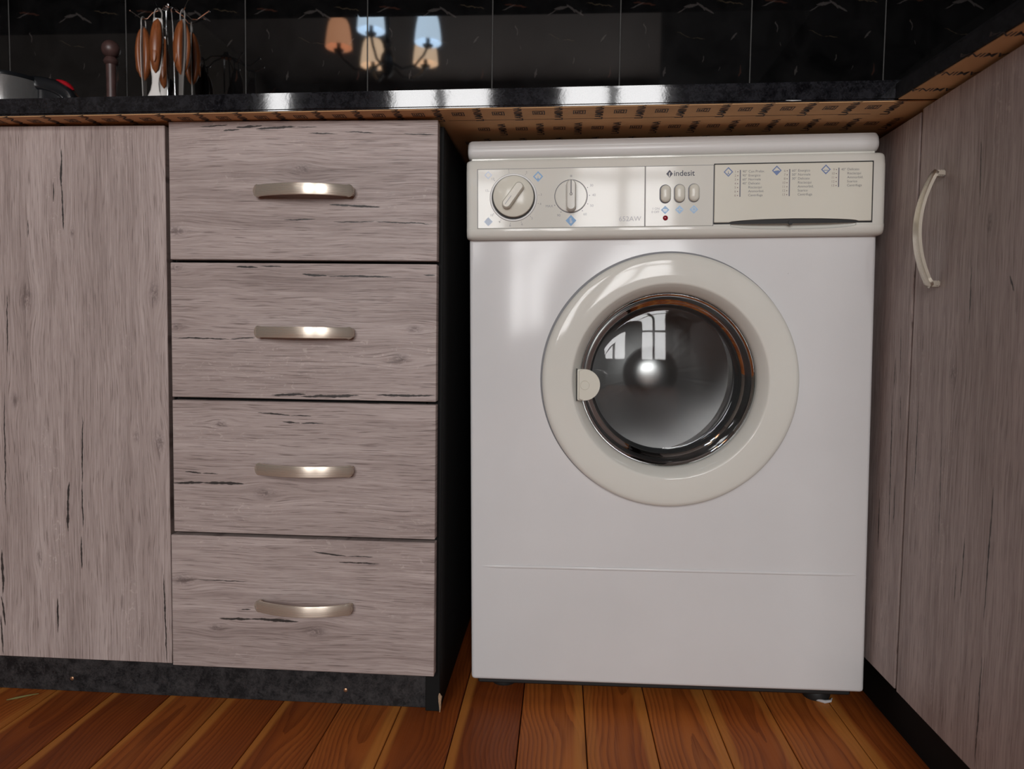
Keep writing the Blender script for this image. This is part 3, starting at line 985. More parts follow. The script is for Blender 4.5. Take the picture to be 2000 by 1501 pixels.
obj('gasket', lathe([(0.1475, 0.0160), (0.1280, 0.0165), (0.1268, 0.0260), (0.1240, 0.0400), (0.1225, 0.0560), (0.1140, 0.0640), (0.1085, 0.0680), (0.1100, 0.0740), (0.1300, 0.0790), (0.1470, 0.0800)], 96, 'Y', dcx), M['rubber'], wm)['label'] = 'dark rubber door gasket'
obj('drum_wall', lathe([(0.1470, 0.0790), (0.1475, 0.2500), (0.1465, 0.2560)], 96, 'Y', dcx), plain('dull_drum_wall', (0.42, 0.41, 0.41), 0.42, 0.9), wm)
dr = [(0.1465, 0.2555), (0.1400, 0.2600), (0.1250, 0.2590), (0.050, 0.2420), (0.0430, 0.2390), (0.0360, 0.2330), (0.0250, 0.2280), (0.0120, 0.2255), (0.0, 0.2250)]
drum = obj('drum', lathe(dr, 96, 'Y', dcx), M['drumsteel'], wm, angle=25)
# latch
lt = bmesh.new()
pts = [(0.1588, 0.4290), (0.1605, 0.4278)]
for k in range(0, 25):
    a = -PI / 2 + PI * k / 24
    pts.append((0.1680 + 0.0232 * math.cos(a) if abs(a) < PI else 0, 0.4502 + 0.0226 * math.sin(a)))
pts += [(0.1605, 0.4726), (0.1588, 0.4714)]
prism(pts, -0.0215, -0.004, 'Y', lt)
fr = [e for e in lt.edges if all(abs(v.co.y + 0.0215) < 1e-6 for v in e.verts)]
bmesh.ops.bevel(lt, geom=fr, offset=0.0028, segments=3, affect='EDGES')
latch = obj('latch', lt, M['ivory'], door, angle=40)
latch['label'] = 'cream half-round door latch'
obj('latch_mark', lathe([(0.0058, -0.0218), (0.0064, -0.0222), (0.0070, -0.0218), (0.0064, -0.0212)], 32, 'Y', (0.1695, 0, 0.4500), closed=True), M['ivory'], latch)
lb = bmesh.new()
for k in range(3):
    box(0.1667 + k * 0.0022, 0.1678 + k * 0.0022, -0.0220, -0.0210, 0.4470, 0.4530 - 0.001 * (k == 0), bm=lb)
obj('latch_mark', lb, M['ivory'], latch)
obj('latch_gap', prism([(0.1572, 0.4272), (0.1590, 0.4272), (0.1590, 0.4735), (0.1572, 0.4735)], -0.0186, -0.012, 'Y'), M['blackgap'], latch)

# control panel: profile in (depth, v), extruded along u
PU0, PU1 = -0.0030, 0.5840
prof = [(0.004, 0.6600), (-0.0080, 0.6604), (-0.0125, 0.6625), (-0.0150, 0.6660), (-0.0162, 0.6705), (-0.0160, 0.6740), (-0.0150, 0.6752),
        (-0.0150, 0.7590), (-0.0143, 0.7602), (-0.0118, 0.7690), (-0.0095, 0.7722), (-0.0060, 0.7742), (0.004, 0.7745)]
pb = bmesh.new()
def endscale(d):
    return d
NS = 5
secs = []
rr = 0.010
for k in range(NS + 1):
    a = PI / 2 * k / NS
    secs.append((PU0 + rr * (1 - math.sin(a)), math.cos(a)))
secs = secs[::-1]
us = [(PU0 + rr * (1 - math.cos(PI / 2 * k / NS)), 1 - math.sin(PI / 2 * k / NS)) for k in range(NS + 1)]
us = [(u, s) for u, s in us] + [(PU1 - (u - PU0), s) for u, s in reversed(us)]
ringv = []
for u, s in us:
    rv = []
    for (d, v) in prof:
        dd = d + (0.004 - d) * s * 0.55
        cv = 0.717
        vv = v - (v - cv) * s * 0.06
        rv.append(pb.verts.new((u, dd, vv)))
    ringv.append(rv)
for a, b in zip(ringv[:-1], ringv[1:]):
    for k in range(len(prof)):
        j = (k + 1) % len(prof)
        pb.faces.new((a[k], a[j], b[j], b[k]))
pb.faces.new(ringv[0])
pb.faces.new(ringv[-1])
panel = obj('control_panel', pb, M['cream'], wm, angle=50)
# finger recess under the detergent drawer
cutm = loft([((0.3700 + (0.5460 - 0.3700) * t, -0.0175, 0.6760), (0, 0.0001 + 0.0125 * (math.sin(PI * t) ** 0.35 if 0 < t < 1 else 0), 0), (0, 0, 0.0001 + 0.0078 * (math.sin(PI * t) ** 0.35 if 0 < t < 1 else 0))) for t in [0, .02, .05, .09, .14, .2, .3, .4, .5, .6, .7, .8, .86, .91, .95, .98, 1]], 24)
cut = obj('cut_tmp', cutm, M['cream'], wm)
bpy.context.view_layer.update()
boolean(panel, cut)

# fascia plates
def plate(name, u0, u1, v0, v1, mat, parent, front=-0.0158, back=-0.0140, bev=0.0005):
    return obj(name, box(u0, u1, front, back, v0, v1, bev, 1), mat, parent)
obj('fascia_gap', box(0.0140, 0.3487, -0.0152, -0.0145, 0.6748, 0.7597), M['ink'], panel)
f1 = plate('knob_fascia', 0.0148, 0.2527, 0.6754, 0.7591, M['cream'], panel)
f2 = plate('button_fascia', 0.2537, 0.3480, 0.6754, 0.7591, M['cream'], panel)
obj('drawer_gap', box(0.3487, 0.5650, -0.0154, -0.0145, 0.6770, 0.7612), M['blackgap'], panel)
dd_ = plate('detergent_drawer', 0.3494, 0.5632, 0.6792, 0.7594, M['ivory'], panel, -0.0172, -0.0150, 0.0007)
dd_['label'] = 'cream detergent drawer front with printed programme list'
cut = obj('cut_tmp', loft([((0.3700 + (0.5460 - 0.3700) * t, -0.0175, 0.6792), (0, 0.012, 0), (0, 0, 0.0001 + 0.0044 * (math.sin(PI * t) ** 0.5 if 0 < t < 1 else 0))) for t in [0, .02, .05, .09, .14, .2, .3, .5, .7, .8, .86, .91, .95, .98, 1]], 24), M['ivory'], panel)
bpy.context.view_layer.update()
boolean(dd_, cut)
obj('release_hole', lathe([(0.0, -0.0165), (0.0032, -0.0165), (0.0034, -0.0150), (0.0, -0.0150)], 20, 'Y', (0.4545, 0, 0.6782)), M['blackgap'], dd_)
# lid / top plate
lp = [(0.46, 0.7770), (0.0, 0.7770), (-0.0030, 0.7782), (-0.0060, 0.7800), (-0.0085, 0.7835), (-0.0092, 0.7880), (-0.0085, 0.7915), (-0.0078, 0.7920), (-0.0080, 0.7930), (-0.0068, 0.7975), (-0.0025, 0.8025), (0.006, 0.8045), (0.46, 0.8045)]
lbm = bmesh.new()
secl = []
for k in range(NS + 1):
    secl.append((-0.0012 + 0.008 * (1 - math.cos(PI / 2 * k / NS)), 1 - math.sin(PI / 2 * k / NS)))
secl = secl + [(0.5765 - (u + 0.0012), s) for u, s in reversed(secl)]
rv_all = []
for u, s in secl:
    rv_all.append([lbm.verts.new((u, d + (0.008 * s if d < 0.1 else -0.004 * s), v - (v - 0.789) * s * 0.25)) for d, v in lp])
for a, b in zip(rv_all[:-1], rv_all[1:]):
    for k in range(len(lp)):
        j = (k + 1) % len(lp)
        lbm.faces.new((a[k], a[j], b[j], b[k]))
lbm.faces.new(rv_all[0])
lbm.faces.new(rv_all[-1])
obj('lid', lbm, M['lid'], wm, angle=30)
obj('lid_strip', box(0.004, 0.572, -0.0010, 0.02, 0.7735, 0.7785, 0.001, 1), M['cream'], wm)

# programme knob (angled bar) and temperature knob (upright bar)
def capsule_bar(cu, cv, ang, L, Wd, y0, y1):
    bm = bmesh.new()
    lay = [(y0, 1.0), ((y0 + y1) / 2, 0.96), (y1 + (y0 - y1) * 0.18, 0.92), (y1, 0.70)]
    rings = []
    ca, sa = math.cos(ang), math.sin(ang)
    for (y, s) in lay:
        ring = []
        w = Wd / 2 * s
        l = L / 2 - Wd / 2
        for k in range(32):
            t = 2 * PI * k / 32
            a = l * (1 if math.cos(t) > 0 else -1) + w * math.cos(t)
            b = w * math.sin(t)
            ring.append(bm.verts.new((cu + a * ca - b * sa, y, cv + a * sa + b * ca)))
        rings.append(ring)
    for A, B in zip(rings[:-1], rings[1:]):
        for k in range(32):
            j = (k + 1) % 32
            bm.faces.new((A[k], A[j], B[j], B[k]))
    bm.faces.new(rings[0])
    bm.faces.new(rings[-1])
    return bm
k1 = (0.0663, 0.7186)
obj('knob_well', lathe([(0.0308, -0.0159), (0.0316, -0.0172), (0.0330, -0.0172), (0.0342, -0.0159)], 72, 'Y', (k1[0], 0, k1[1])), M['lid'], f1)
obj('knob_well_gap', lathe([(0.0, -0.0160), (0.0310, -0.0160), (0.0310, -0.0155), (0.0, -0.0155)], 72, 'Y', (k1[0], 0, k1[1])), M['blackgap'], f1)
kd = obj('programme_knob', lathe([(0.0, -0.0225), (0.0265, -0.0225), (0.0287, -0.0215), (0.0293, -0.0195), (0.0293, -0.0156)], 72, 'Y', (k1[0] + 0.0002, 0, k1[1] + 0.0010)), M['ivory'], panel)
kd['label'] = 'cream round programme knob turned at an angle'
a1 = math.radians(53)
obj('grip', capsule_bar(k1[0], k1[1] + 0.001, a1, 0.0430, 0.0140, -0.0222, -0.0330), M['ivory'], kd)
obj('pointer', capsule_bar(k1[0] - 0.0063, k1[1] - 0.0062, a1, 0.0150, 0.0011, -0.0329, -0.0332), M['inkfaint'], kd)
k2 = (0.1487, 0.7192)
obj('knob_ring', lathe([(0.0228, -0.0157), (0.0228, -0.0161), (0.0236, -0.0161), (0.0236, -0.0157)], 72, 'Y', (k2[0], 0, k2[1]), closed=True), M['inkdark'], f1)
kt = obj('temperature_knob', lathe([(0.0, -0.0172), (0.0218, -0.0172), (0.0226, -0.0166), (0.0226, -0.0156)], 72, 'Y', (k2[0], 0, k2[1])), M['cream'], panel)
kt['label'] = 'cream round temperature knob with upright grip'
obj('grip', capsule_bar(k2[0], k2[1] - 0.0005, PI / 2, 0.0440, 0.0150, -0.0170, -0.0310), M['cream'], kt)
obj('pointer', box(k2[0] - 0.0007, k2[0] + 0.0007, -0.0316, -0.0300, k2[1] + 0.002, k2[1] + 0.0205, 0.0003, 1), M['ink'], kt)
obj('pointer', lathe([(0.0012, -0.0314), (0.0015, -0.0318), (0.0019, -0.0314), (0.0015, -0.0306)], 20, 'Y', (k2[0], 0, k2[1] + 0.0005), closed=True), M['ink'], kt)

# push buttons
for k, u in enumerate((0.2813, 0.3011, 0.3210)):
    v = 0.7202 + 0.0004 * k
    obj('button_gap', prism([(u + 0.0080 * math.cos(t) , v + (0.0052 if math.sin(t) > 0 else -0.0052) + 0.0080 * math.sin(t)) for t in [2 * PI * q / 40 for q in range(40)]], -0.0161, -0.0155, 'Y'), M['ink'] if k else M['inkdark'], f2)
    rows = []
    rings = []
    bb = bmesh.new()
    for (y, s) in ((-0.0156, 1.0), (-0.0185, 1.0), (-0.0205, 0.86), (-0.0215, 0.60), (-0.0218, 0.25)):
        ring = []
        for q in range(32):
            t = 2 * PI * q / 32
            ring.append(bb.verts.new((u + 0.0004 + 0.0070 * s * math.cos(t), y, v + (0.0052 if math.sin(t) > 0 else -0.0052) * (0.4 + 0.6 * s) + 0.0068 * s * math.sin(t))))
        rings.append(ring)
    for A, B in zip(rings[:-1], rings[1:]):
        for q in range(32):
            j = (q + 1) % 32
            bb.faces.new((A[q], A[j], B[j], B[q]))
    bb.faces.new(rings[-1])
    obj('push_button', bb, M['ivory'], f2, angle=60)
obj('indicator_lamp', lathe([(0.0, -0.0176), (0.0022, -0.0173), (0.0034, -0.0165), (0.0037, -0.0156)], 28, 'Y', (0.2819, 0, 0.6868)), M['redlens'], f2)['label'] = 'dark red indicator lamp'

# print: text maps x->u, y->v on a plane in front of the fascia
def wtext(u, v, depth):
    return Matrix(((1, 0, 0, u), (0, 0, -1, depth), (0, 1, 0, v), (0, 0, 0, 1)))
PZ = -0.01595
def dia_poly(bm, u, v, h, w, depth):
    bm.faces.new([bm.verts.new((u + a, depth, v + b)) for a, b in ((0, -h), (w, 0), (0, h), (-w, 0))])
def dia_ring(bm, u, v, h, w, f, depth):
    P = ((0, -1), (1, 0), (0, 1), (-1, 0))
    A = [bm.verts.new((u + a * w, depth, v + b * h)) for a, b in P]
    B = [bm.verts.new((u + a * w * f, depth, v + b * h * f)) for a, b in P]
    for k in range(4):
        j = (k + 1) % 4
        bm.faces.new((A[k], A[j], B[j], B[k]))
def rect(bm, u0, u1, v0, v1, depth):
    bm.faces.new([bm.verts.new((u, depth, v)) for u, v in ((u0, v0), (u1, v0), (u1, v1), (u0, v1))])
def ringp(bm, u, v, r0, r1, depth, n=20):
    A = [bm.verts.new((u + r0 * math.cos(2 * PI * k / n), depth, v + r0 * math.sin(2 * PI * k / n))) for k in range(n)]
    B = [bm.verts.new((u + r1 * math.cos(2 * PI * k / n), depth, v + r1 * math.sin(2 * PI * k / n))) for k in range(n)]
    for k in range(n):
        j = (k + 1) % n
        bm.faces.new((A[k], A[j], B[j], B[k]))
def dot(bm, u, v, r, depth, n=8):
    bm.faces.new([bm.verts.new((u + r * math.cos(2 * PI * k / n), depth, v + r * math.sin(2 * PI * k / n))) for k in range(n)])

lg = bmesh.new()
dia_poly(lg, 0.2870, 0.7482, 0.0054, 0.0046, PZ)
text_bm('indesit', 0.0110, wtext(0.2928, 0.7484, PZ), lg, thick=0.0001)
obj('logo', lg, M['inkdark'], f2, smooth=False)['label'] = 'dark printed diamond logo and the word indesit'
lgn = bmesh.new()
lgn.faces.new([lgn.verts.new((0.2870 + a, PZ - 0.00008, 0.7482 + b)) for a, b in ((-0.0010, -0.0034), (0.0004, -0.0046), (0.0004, 0.0006), (0.0014, 0.0012), (0.0002, 0.0022), (-0.0008, 0.0008))])
obj('logo_arrow', lgn, M['cream'], f2, smooth=False)
for k, u in enumerate((0.2814, 0.3014, 0.3214)):
    ic = bmesh.new()
    dia_poly(ic, u, 0.6980 + 0.0001 * k, 0.0060, 0.0060, PZ)
    obj('diamond_icon', ic, M['paleblue'], f2, smooth=False)
iw = bmesh.new()
rect(iw, 0.2785, 0.2845, 0.6975, 0.6990, PZ - 0.00008)
rect(iw, 0.2795, 0.2835, 0.6958, 0.6968, PZ - 0.00008)
rect(iw, 0.2975, 0.3055, 0.6975, 0.6986, PZ - 0.00008)
rect(iw, 0.3009, 0.3020, 0.6950, 0.7012, PZ - 0.00008)
ringp(iw, 0.3214, 0.6982, 0.0019, 0.0028, PZ - 0.00008)
obj('icon_marks', iw, M['cream'], f2, smooth=False)['kind'] = 'stuff'
tx = bmesh.new()
text_bm('1 ON', 0.0044, wtext(0.2632, 0.6998, PZ), tx)
text_bm('0 OFF', 0.0044, wtext(0.2622, 0.6952, PZ), tx)
obj('on_off_lettering', tx, M['inkdial'], f2, smooth=False)['kind'] = 'stuff'

# marks around the knobs
mk = bmesh.new()
mkd = bmesh.new()
for s, a in (('30', 27), ('40', 2), ('50', -25), ('60', -52)):
    r = 0.0262
    dot(mkd, k2[0] + r * math.cos(math.radians(a)), k2[1] + r * math.sin(math.radians(a)), 0.0007, PZ)
    r = 0.0325
    text_bm(s, 0.0050, wtext(k2[0] + r * math.cos(math.radians(a)), k2[1] + r * math.sin(math.radians(a)), PZ), mk, 'CENTER')
for s, a, r2, ax in (('90', 237, 0.0320, 'CENTER'), ('MAX', 208, 0.0290, 'RIGHT')):
    dot(mkd, k2[0] + 0.0262 * math.cos(math.radians(a)), k2[1] + 0.0262 * math.sin(math.radians(a)), 0.0007, PZ)
    text_bm(s, 0.0050, wtext(k2[0] + r2 * math.cos(math.radians(a)), k2[1] + r2 * math.sin(math.radians(a)), PZ), mk, ax)
for q in range(3):
    a = math.radians(60 * q)
    c_, s_ = math.cos(a), math.sin(a)
    w_, l_ = 0.00025, 0.0022
    mk.faces.new([mk.verts.new((k2[0] + x * c_ - y * s_, PZ, k2[1] + 0.0285 + x * s_ + y * c_)) for x, y in ((-l_, -w_), (l_, -w_), (l_, w_), (-l_, w_))])
for n_, a in ((1, 100), (2, 62), (3, 5), (4, -14), (5, -48), (6, -72), (8, -97), (9, -120), (10, -142), (12, 165), (13, 138)):
    r = 0.0366
    dot(mk, k1[0] + r * math.cos(math.radians(a)), k1[1] + r * math.sin(math.radians(a)), 0.0006, PZ)
    r = 0.0400
    text_bm(str(n_), 0.0046, wtext(k1[0] + r * math.cos(math.radians(a)), k1[1] + r * math.sin(math.radians(a)), PZ), mk, 'CENTER')
obj('dial_lettering', mk, M['inkdial'], f1, smooth=False)['kind'] = 'stuff'
obj('dial_dots', mkd, M['ink'], f1, smooth=False)['kind'] = 'stuff'
mdl = bmesh.new()
text_bm('652AW', 0.0098, wtext(0.2165, 0.6860, PZ), mdl)
obj('model_lettering', mdl, M['inkfaint'], f1, smooth=False)['kind'] = 'stuff'
bd = bmesh.new()
dia_ring(bd, 0.1016, 0.7478, 0.0076, 0.0072, 0.68, PZ)
rect(bd, 0.1004, 0.1028, 0.7435, 0.7450, PZ)
rect(bd, 0.1012, 0.1020, 0.7435, 0.7480, PZ)
obj('diamond_icon', bd, M['blue'], f1, smooth=False)
bd = bmesh.new()
dia_poly(bd, 0.1487, 0.6850, 0.0080, 0.0076, PZ)
obj('diamond_icon', bd, M['blue'], f1, smooth=False)
bd = bmesh.new()
rect(bd, 0.1470, 0.1476, 0.6815, 0.6885, PZ - 0.00008)
rect(bd, 0.1483, 0.1491, 0.6810, 0.6890, PZ - 0.00008)
rect(bd, 0.1498, 0.1504, 0.6815, 0.6850, PZ - 0.00008)
obj('icon_marks', bd, M['cream'], f1, smooth=False)['kind'] = 'stuff'
bd = bmesh.new()
fadedb = plain('faded_blue_ink', (0.48, 0.56, 0.68), 0.4)
dia_poly(bd, 0.0300, 0.6849, 0.0064, 0.0064, PZ)
obj('diamond_icon', bd, fadedb, f1, smooth=False)
bd = bmesh.new()
dia_ring(bd, 0.0300, 0.7510, 0.0056, 0.0056, 0.7, PZ)
obj('diamond_icon', bd, fadedb, f1, smooth=False)

# programme list on the detergent drawer
DZ = -0.01735
pt = bmesh.new()
pbar = bmesh.new()
pdot = bmesh.new()
pnum = bmesh.new()
cols = [(0.3843, 0.7490, [('1', '90\u00b0', 'Con Prelav.'), ('2', '90\u00b0', 'Energico'), ('3', '60\u00b0', 'Normale'), ('4', '40\u00b0', 'Delicato'), ('5', '', 'Risciacqui'), ('6', '', 'Ammorbid.'), ('6', '', 'Centrifuga')]),
        (0.4515, 0.7490, [('6', '60\u00b0', 'Energico'), ('7', '50\u00b0', 'Normale'), ('8', '30\u00b0', 'Delicato'), ('10', '', 'Risciacqui'), ('11', '', 'Ammorbid.'), ('12', '', 'Scarico'), ('13', '', 'Centrifuga')]),
        (0.5178, 0.7495, [('9', '40\u00b0', 'Delicato'), ('10', '', 'Risciacqui'), ('11', '', 'Ammorbid.'), ('12', '', 'Scarico'), ('13', '', 'Centrifuga')])]
for (u, v, lines) in cols:
    n = len(lines)
    rect(pbar, u - 0.0007, u + 0.0007, v - (n - 1) * 0.00545 - 0.0020, v + 0.0024, DZ)
    for k, (a, b, c) in enumerate(lines):
        vv = v - 0.00545 * k
        text_bm(a, 0.0046, wtext(u - 0.0055, vv, DZ), pnum, 'RIGHT')
        dot(pdot, u - 0.0034, vv, 0.0007, DZ)
        if b:
            text_bm(b, 0.0046, wtext(u + 0.0030, vv, DZ), pt)
        text_bm(c, 0.0047, wtext(u + 0.0112, vv, DZ), pt)
obj('programme_lettering', pt, M['ink'], dd_, smooth=False)['kind'] = 'stuff'
obj('programme_numbers', pnum, plain('brown_grey_ink', (0.30, 0.25, 0.22), 0.5), dd_, smooth=False)['kind'] = 'stuff'
obj('programme_bars', pbar, M['inkbar'], dd_, smooth=False)['kind'] = 'stuff'
obj('programme_dots', pdot, plain('maroon_ink', (0.16, 0.07, 0.08), 0.5), dd_, smooth=False)['kind'] = 'stuff'
for u, v, kind in ((0.3680, 0.7490, 0), (0.4340, 0.7497, 1), (0.5003, 0.7499, 2)):
    bd = bmesh.new()
    dia_ring(bd, u, v, 0.0068, 0.0066, 0.70, DZ)
    if kind == 0:
        rect(bd, u - 0.0004, u + 0.0004, v - 0.003, v + 0.0008, DZ)
        rect(bd, u - 0.0014, u + 0.0014, v - 0.003, v - 0.0022, DZ)
    elif kind == 1:
        bd.faces.new([bd.verts.new((u + a, DZ - 0.00005, v + b)) for a, b in ((-0.0052, -0.0012), (0, -0.0066), (0.0052, -0.0012), (0.002, 0.0002), (-0.002, -0.0004))])
    else:
        rect(bd, u - 0.0030, u + 0.0030, v - 0.0016, v - 0.0008, DZ - 0.00005)
        bd.faces.new([bd.verts.new((u + a, DZ - 0.00005, v + b)) for a, b in ((-0.0026, -0.0042), (0, -0.0066), (0.0026, -0.0042))])
    obj('diamond_icon', bd, M['navy'], dd_, smooth=False)

# ------------------------------------------------------------------ things on the worktop
def ctop(x):
    return ztop(x)
# steel kettle at the left end
kx, ky = -0.398, 0.200
kz = ctop(kx)
kt_ = root('kettle', (kx, ky, kz), 'squat brushed steel kettle with black handle and red trim, left end of worktop', 'kettle')
obj('base', lathe([(0.0, 0.0), (0.066, 0.0), (0.068, 0.004), (0.068, 0.010), (0.0, 0.010)], 64, 'Z'), M['blackplastic'], kt_)
obj('body', lathe([(0.0, 0.0101), (0.0695, 0.0101), (0.0705, 0.013), (0.0705, 0.1000), (0.0695, 0.1020), (0.0, 0.1020)], 96, 'Z'), M['steel'], kt_)
obj('lid', lathe([(0.071, 0.1010), (0.0715, 0.1040), (0.0700, 0.1075), (0.050, 0.1130), (0.0, 0.1150)], 64, 'Z'), M['blackplastic'], kt_)
rows = []
for k in range(15):
    if k < 12:
        a = PI / 2 * k / 11
        p = Vector((0.052 + 0.084 * math.sin(a), -0.01, 0.071 + 0.0415 * math.cos(a)))
    else:
        a = PI / 2
        p = Vector((0.136, -0.01, 0.071 - 0.022 * (k - 11)))
    n_ = Vector((math.sin(a) * 0.0415, 0, math.cos(a) * 0.084)).normalized()
    rows.append((p - n_ * 0.012, n_ * 0.012, Vector((0, 0.013, 0))))
kh = obj('handle', loft(rows, 20, 3.0), M['blackplastic'], kt_)
hb = loft([((0.094, -0.01, 0.006), (0.034, 0, 0), (0, 0.009, 0)), ((0.094, -0.01, 0.062), (0.034, 0, 0), (0, 0.009, 0)), ((0.086, -0.01, 0.090), (0.022, 0, 0), (0, 0.009, 0))], 20, 3.0)
obj('handle_web', hb, M['blackplastic'], kt_)
rows = []
for k in range(7):
    a = math.radians(33 + 32 * k / 6)
    n_ = Vector((math.sin(a) * 0.0415, 0, math.cos(a) * 0.084)).normalized()
    p = Vector((0.052 + 0.084 * math.sin(a), -0.01, 0.071 + 0.0415 * math.cos(a)))
    e = math.sin(PI * k / 6) * 0.8 + 0.2
    rows.append((p + n_ * 0.0010, n_ * 0.0045 * e, Vector((0, 0.0105 * e, 0))))
obj('thumb_switch', loft(rows, 16), M['redplastic'], kh)['label'] = 'red switch on the black handle'

# turned wooden pole with ball top
px_, py_ = -0.377, 0.470
pz_ = ctop(px_)
pole = root('turned_pole', (px_, py_, pz_), 'dark turned wooden pole with ball top, standing against black tiles', 'pole')
obj('base', lathe([(0.0, 0.0), (0.055, 0.0), (0.057, 0.004), (0.055, 0.012), (0.0, 0.014)], 48, 'Z'), M['darkwood'], pole)
obj('shaft', lathe([(0.0, 0.012), (0.011, 0.012), (0.0100, 0.05), (0.0098, 0.20), (0.0102, 0.237)], 32, 'Z'), M['darkwood'], pole)
obj('collar', lathe([(0.0100, 0.234), (0.0130, 0.236), (0.0150, 0.241), (0.0130, 0.246), (0.0105, 0.249)], 32, 'Z'), M['darkwood'], pole)
obj('ball', lathe([(0.0, 0.2475)] + [(0.0185 * math.sin(PI * k / 16), 0.2660 - 0.0185 * math.cos(PI * k / 16)) for k in range(1, 16)] + [(0.0, 0.2845)], 36, 'Z'), M['darkwood'], pole)

# utensil carousel
ux, uy = -0.239, 0.450
uz = ctop(ux)
ur = root('utensil_rack', (ux, uy, uz), 'chrome wire utensil carousel with radiating hooks on the worktop', 'utensil rack')
HT = 0.3365                              # height of hook ring above the worktop
obj('base', lathe([(0.0, 0.0), (0.070, 0.0), (0.072, 0.003), (0.060, 0.007), (0.0, 0.010)], 48, 'Z'), M['chrome'], ur)
for s in (-1, 1):
    obj('post', tube([(0.009 * s + 0.004, 0, 0.006), (0.008 * s + 0.003, 0, 0.15), (0.007 * s + 0.001, 0, 0.30), (0.006 * s, 0, HT - 0.006), (0.003 * s, 0, HT)], 0.0017, 10), M['chrome'], ur)
obj('hub', lathe([(0.0, -0.004), (0.012, -0.003), (0.0135, 0.000), (0.010, 0.003), (0.006, 0.004), (0.0065, 0.008), (0.005, 0.011), (0.0, 0.0125)], 28, 'Z', (0, 0, HT)), M['chrome'], ur)
hook_off = [(-0.0524, -0.004), (0.0010, -0.042), (0.0480, -0.036), (0.0355, 0.024), (-0.0380, 0.046), (0.0560, 0.002)]
hook_angles = [math.degrees(math.atan2(y, x)) for x, y in hook_off]
hook_r = [math.hypot(x, y) / 0.86 for x, y in hook_off]
hooks = []
for a, R_ in zip(hook_angles, hook_r):
    ca, sa = math.cos(math.radians(a)), math.sin(math.radians(a))
    pts = [(0.010 * ca, 0.010 * sa, HT), (R_ * 0.55 * ca, R_ * 0.55 * sa, HT - 0.009), (R_ * 0.72 * ca, R_ * 0.72 * sa, HT - 0.0205), (R_ * 0.9 * ca, R_ * 0.9 * sa, HT - 0.0215), (R_ * 1.05 * ca, R_ * 1.05 * sa, HT - 0.0150), ((R_ + 0.018) * ca, (R_ + 0.018) * sa, HT - 0.0050)]
    hk = tube(pts, 0.0014, 8)
    merge(hk, lathe([(0.0, -0.0026), (0.0019, -0.0018), (0.0026, 0), (0.0019, 0.0018), (0.0, 0.0026)], 12, 'Z', pts[-1]))
    obj('hook', hk, M['chrome'], ur)
    hooks.append((ux + R_ * 0.86 * ca, uy + R_ * 0.86 * sa, uz + HT - 0.0190))

def utensil(hook, rz, label, blade, tilt=0.0):
    """hangs from a hook: steel strip with loop, two wooden scales, working end below. local: x across, y thickness, z up (0 = hook)"""
    r_ = root('kitchen_utensil', hook, label, 'utensil', 'brown-handled utensils on the carousel')
    r_.rotation_euler = (0, tilt, math.radians(rz))
    # loop at the top
    lp_ = [(0.0075 * math.cos(t), 0, -0.012 + 0.0135 * math.sin(t)) for t in [PI * (-0.25 + 1.5 * k / 16) for k in range(17)]]
    obj('hanging_loop', tube(lp_, 0.0013, 8), M['blade'], r_)
    # steel tang running the whole length of the handle
    st = loft([((0, 0, -0.018), (0.0085, 0, 0), (0, 0.0010, 0)), ((0, 0, -0.060), (0.0118, 0, 0), (0, 0.0010, 0)), ((0, 0, -0.100), (0.0112, 0, 0), (0, 0.0010, 0)), ((0, 0, -0.120), (0.0092, 0, 0), (0, 0.0010, 0)), ((0, 0, -0.136), (0.0070, 0, 0), (0, 0.0010, 0))], 16, 6)
    obj('tang', st, M['blade'], r_)
    for sg in (-1, 1):
        rows = []
        for k in range(15):
            t = k / 14.0
            z = -0.019 - 0.107 * t
            w = 0.0112 * (math.sin(PI * min(max(t, 0.0), 1.0)) ** 0.42 if 0 < t < 1 else 0.0) * (1.0 - 0.15 * t) + 0.0008
            th = 0.0075 * (math.sin(PI * t) ** 0.6 if 0 < t < 1 else 0) + 0.0006
            rows.append(((0, sg * (0.0010 + th), z), (w, 0, 0), (0, th, 0)))
        sc_ = obj('handle_scale', loft(rows, 20), M['handlewood'], r_)
        obj('thumb_dimple', loft([((0, sg * 0.0150, -0.092 + q), (w, 0, 0), (0, 0.0016 * e, 0)) for q, w, e in ((-0.016, 0.0006, .3), (-0.010, 0.0040, .8), (0, 0.0054, 1), (0.010, 0.0040, .8), (0.016, 0.0006, .3))], 14), M['handlewood'], sc_)
    if blade == 'turner':
        rows = [((0, 0, z), (w, 0, 0), (0, t, 0)) for z, w, t in ((-0.126, 0.0074, 0.0012), (-0.146, 0.0066, 0.0014), (-0.160, 0.0086, 0.0012), (-0.172, 0.0135, 0.0011), (-0.185, 0.0195, 0.0011), (-0.235, 0.0260, 0.0010), (-0.245, 0.0255, 0.0009))]
    elif blade == 'spoon':
        rows = [((0, y, z), (w, 0, 0), (0, t, 0)) for y, z, w, t in ((0, -0.126, 0.0078, 0.0012), (0, -0.150, 0.0072, 0.0012), (0, -0.190, 0.0064, 0.0012), (0.003, -0.225, 0.012, 0.0014), (0.008, -0.250, 0.021, 0.0022), (0.008, -0.272, 0.020, 0.002), (0.003, -0.290, 0.008, 0.001))]
    else:
        rows = [((0, 0, z), (w, 0, 0), (0, 0.0011, 0)) for z, w in ((-0.126, 0.0080), (-0.160, 0.0062), (-0.200, 0.0055), (-0.250, 0.0050), (-0.285, 0.0030))]
    obj('steel_end', loft(rows, 16, 5), M['blade'], r_)
    return r_
utensil(hooks[0], 86, 'brown-handled utensil seen edge-on, leftmost on the chrome carousel', 'knife')
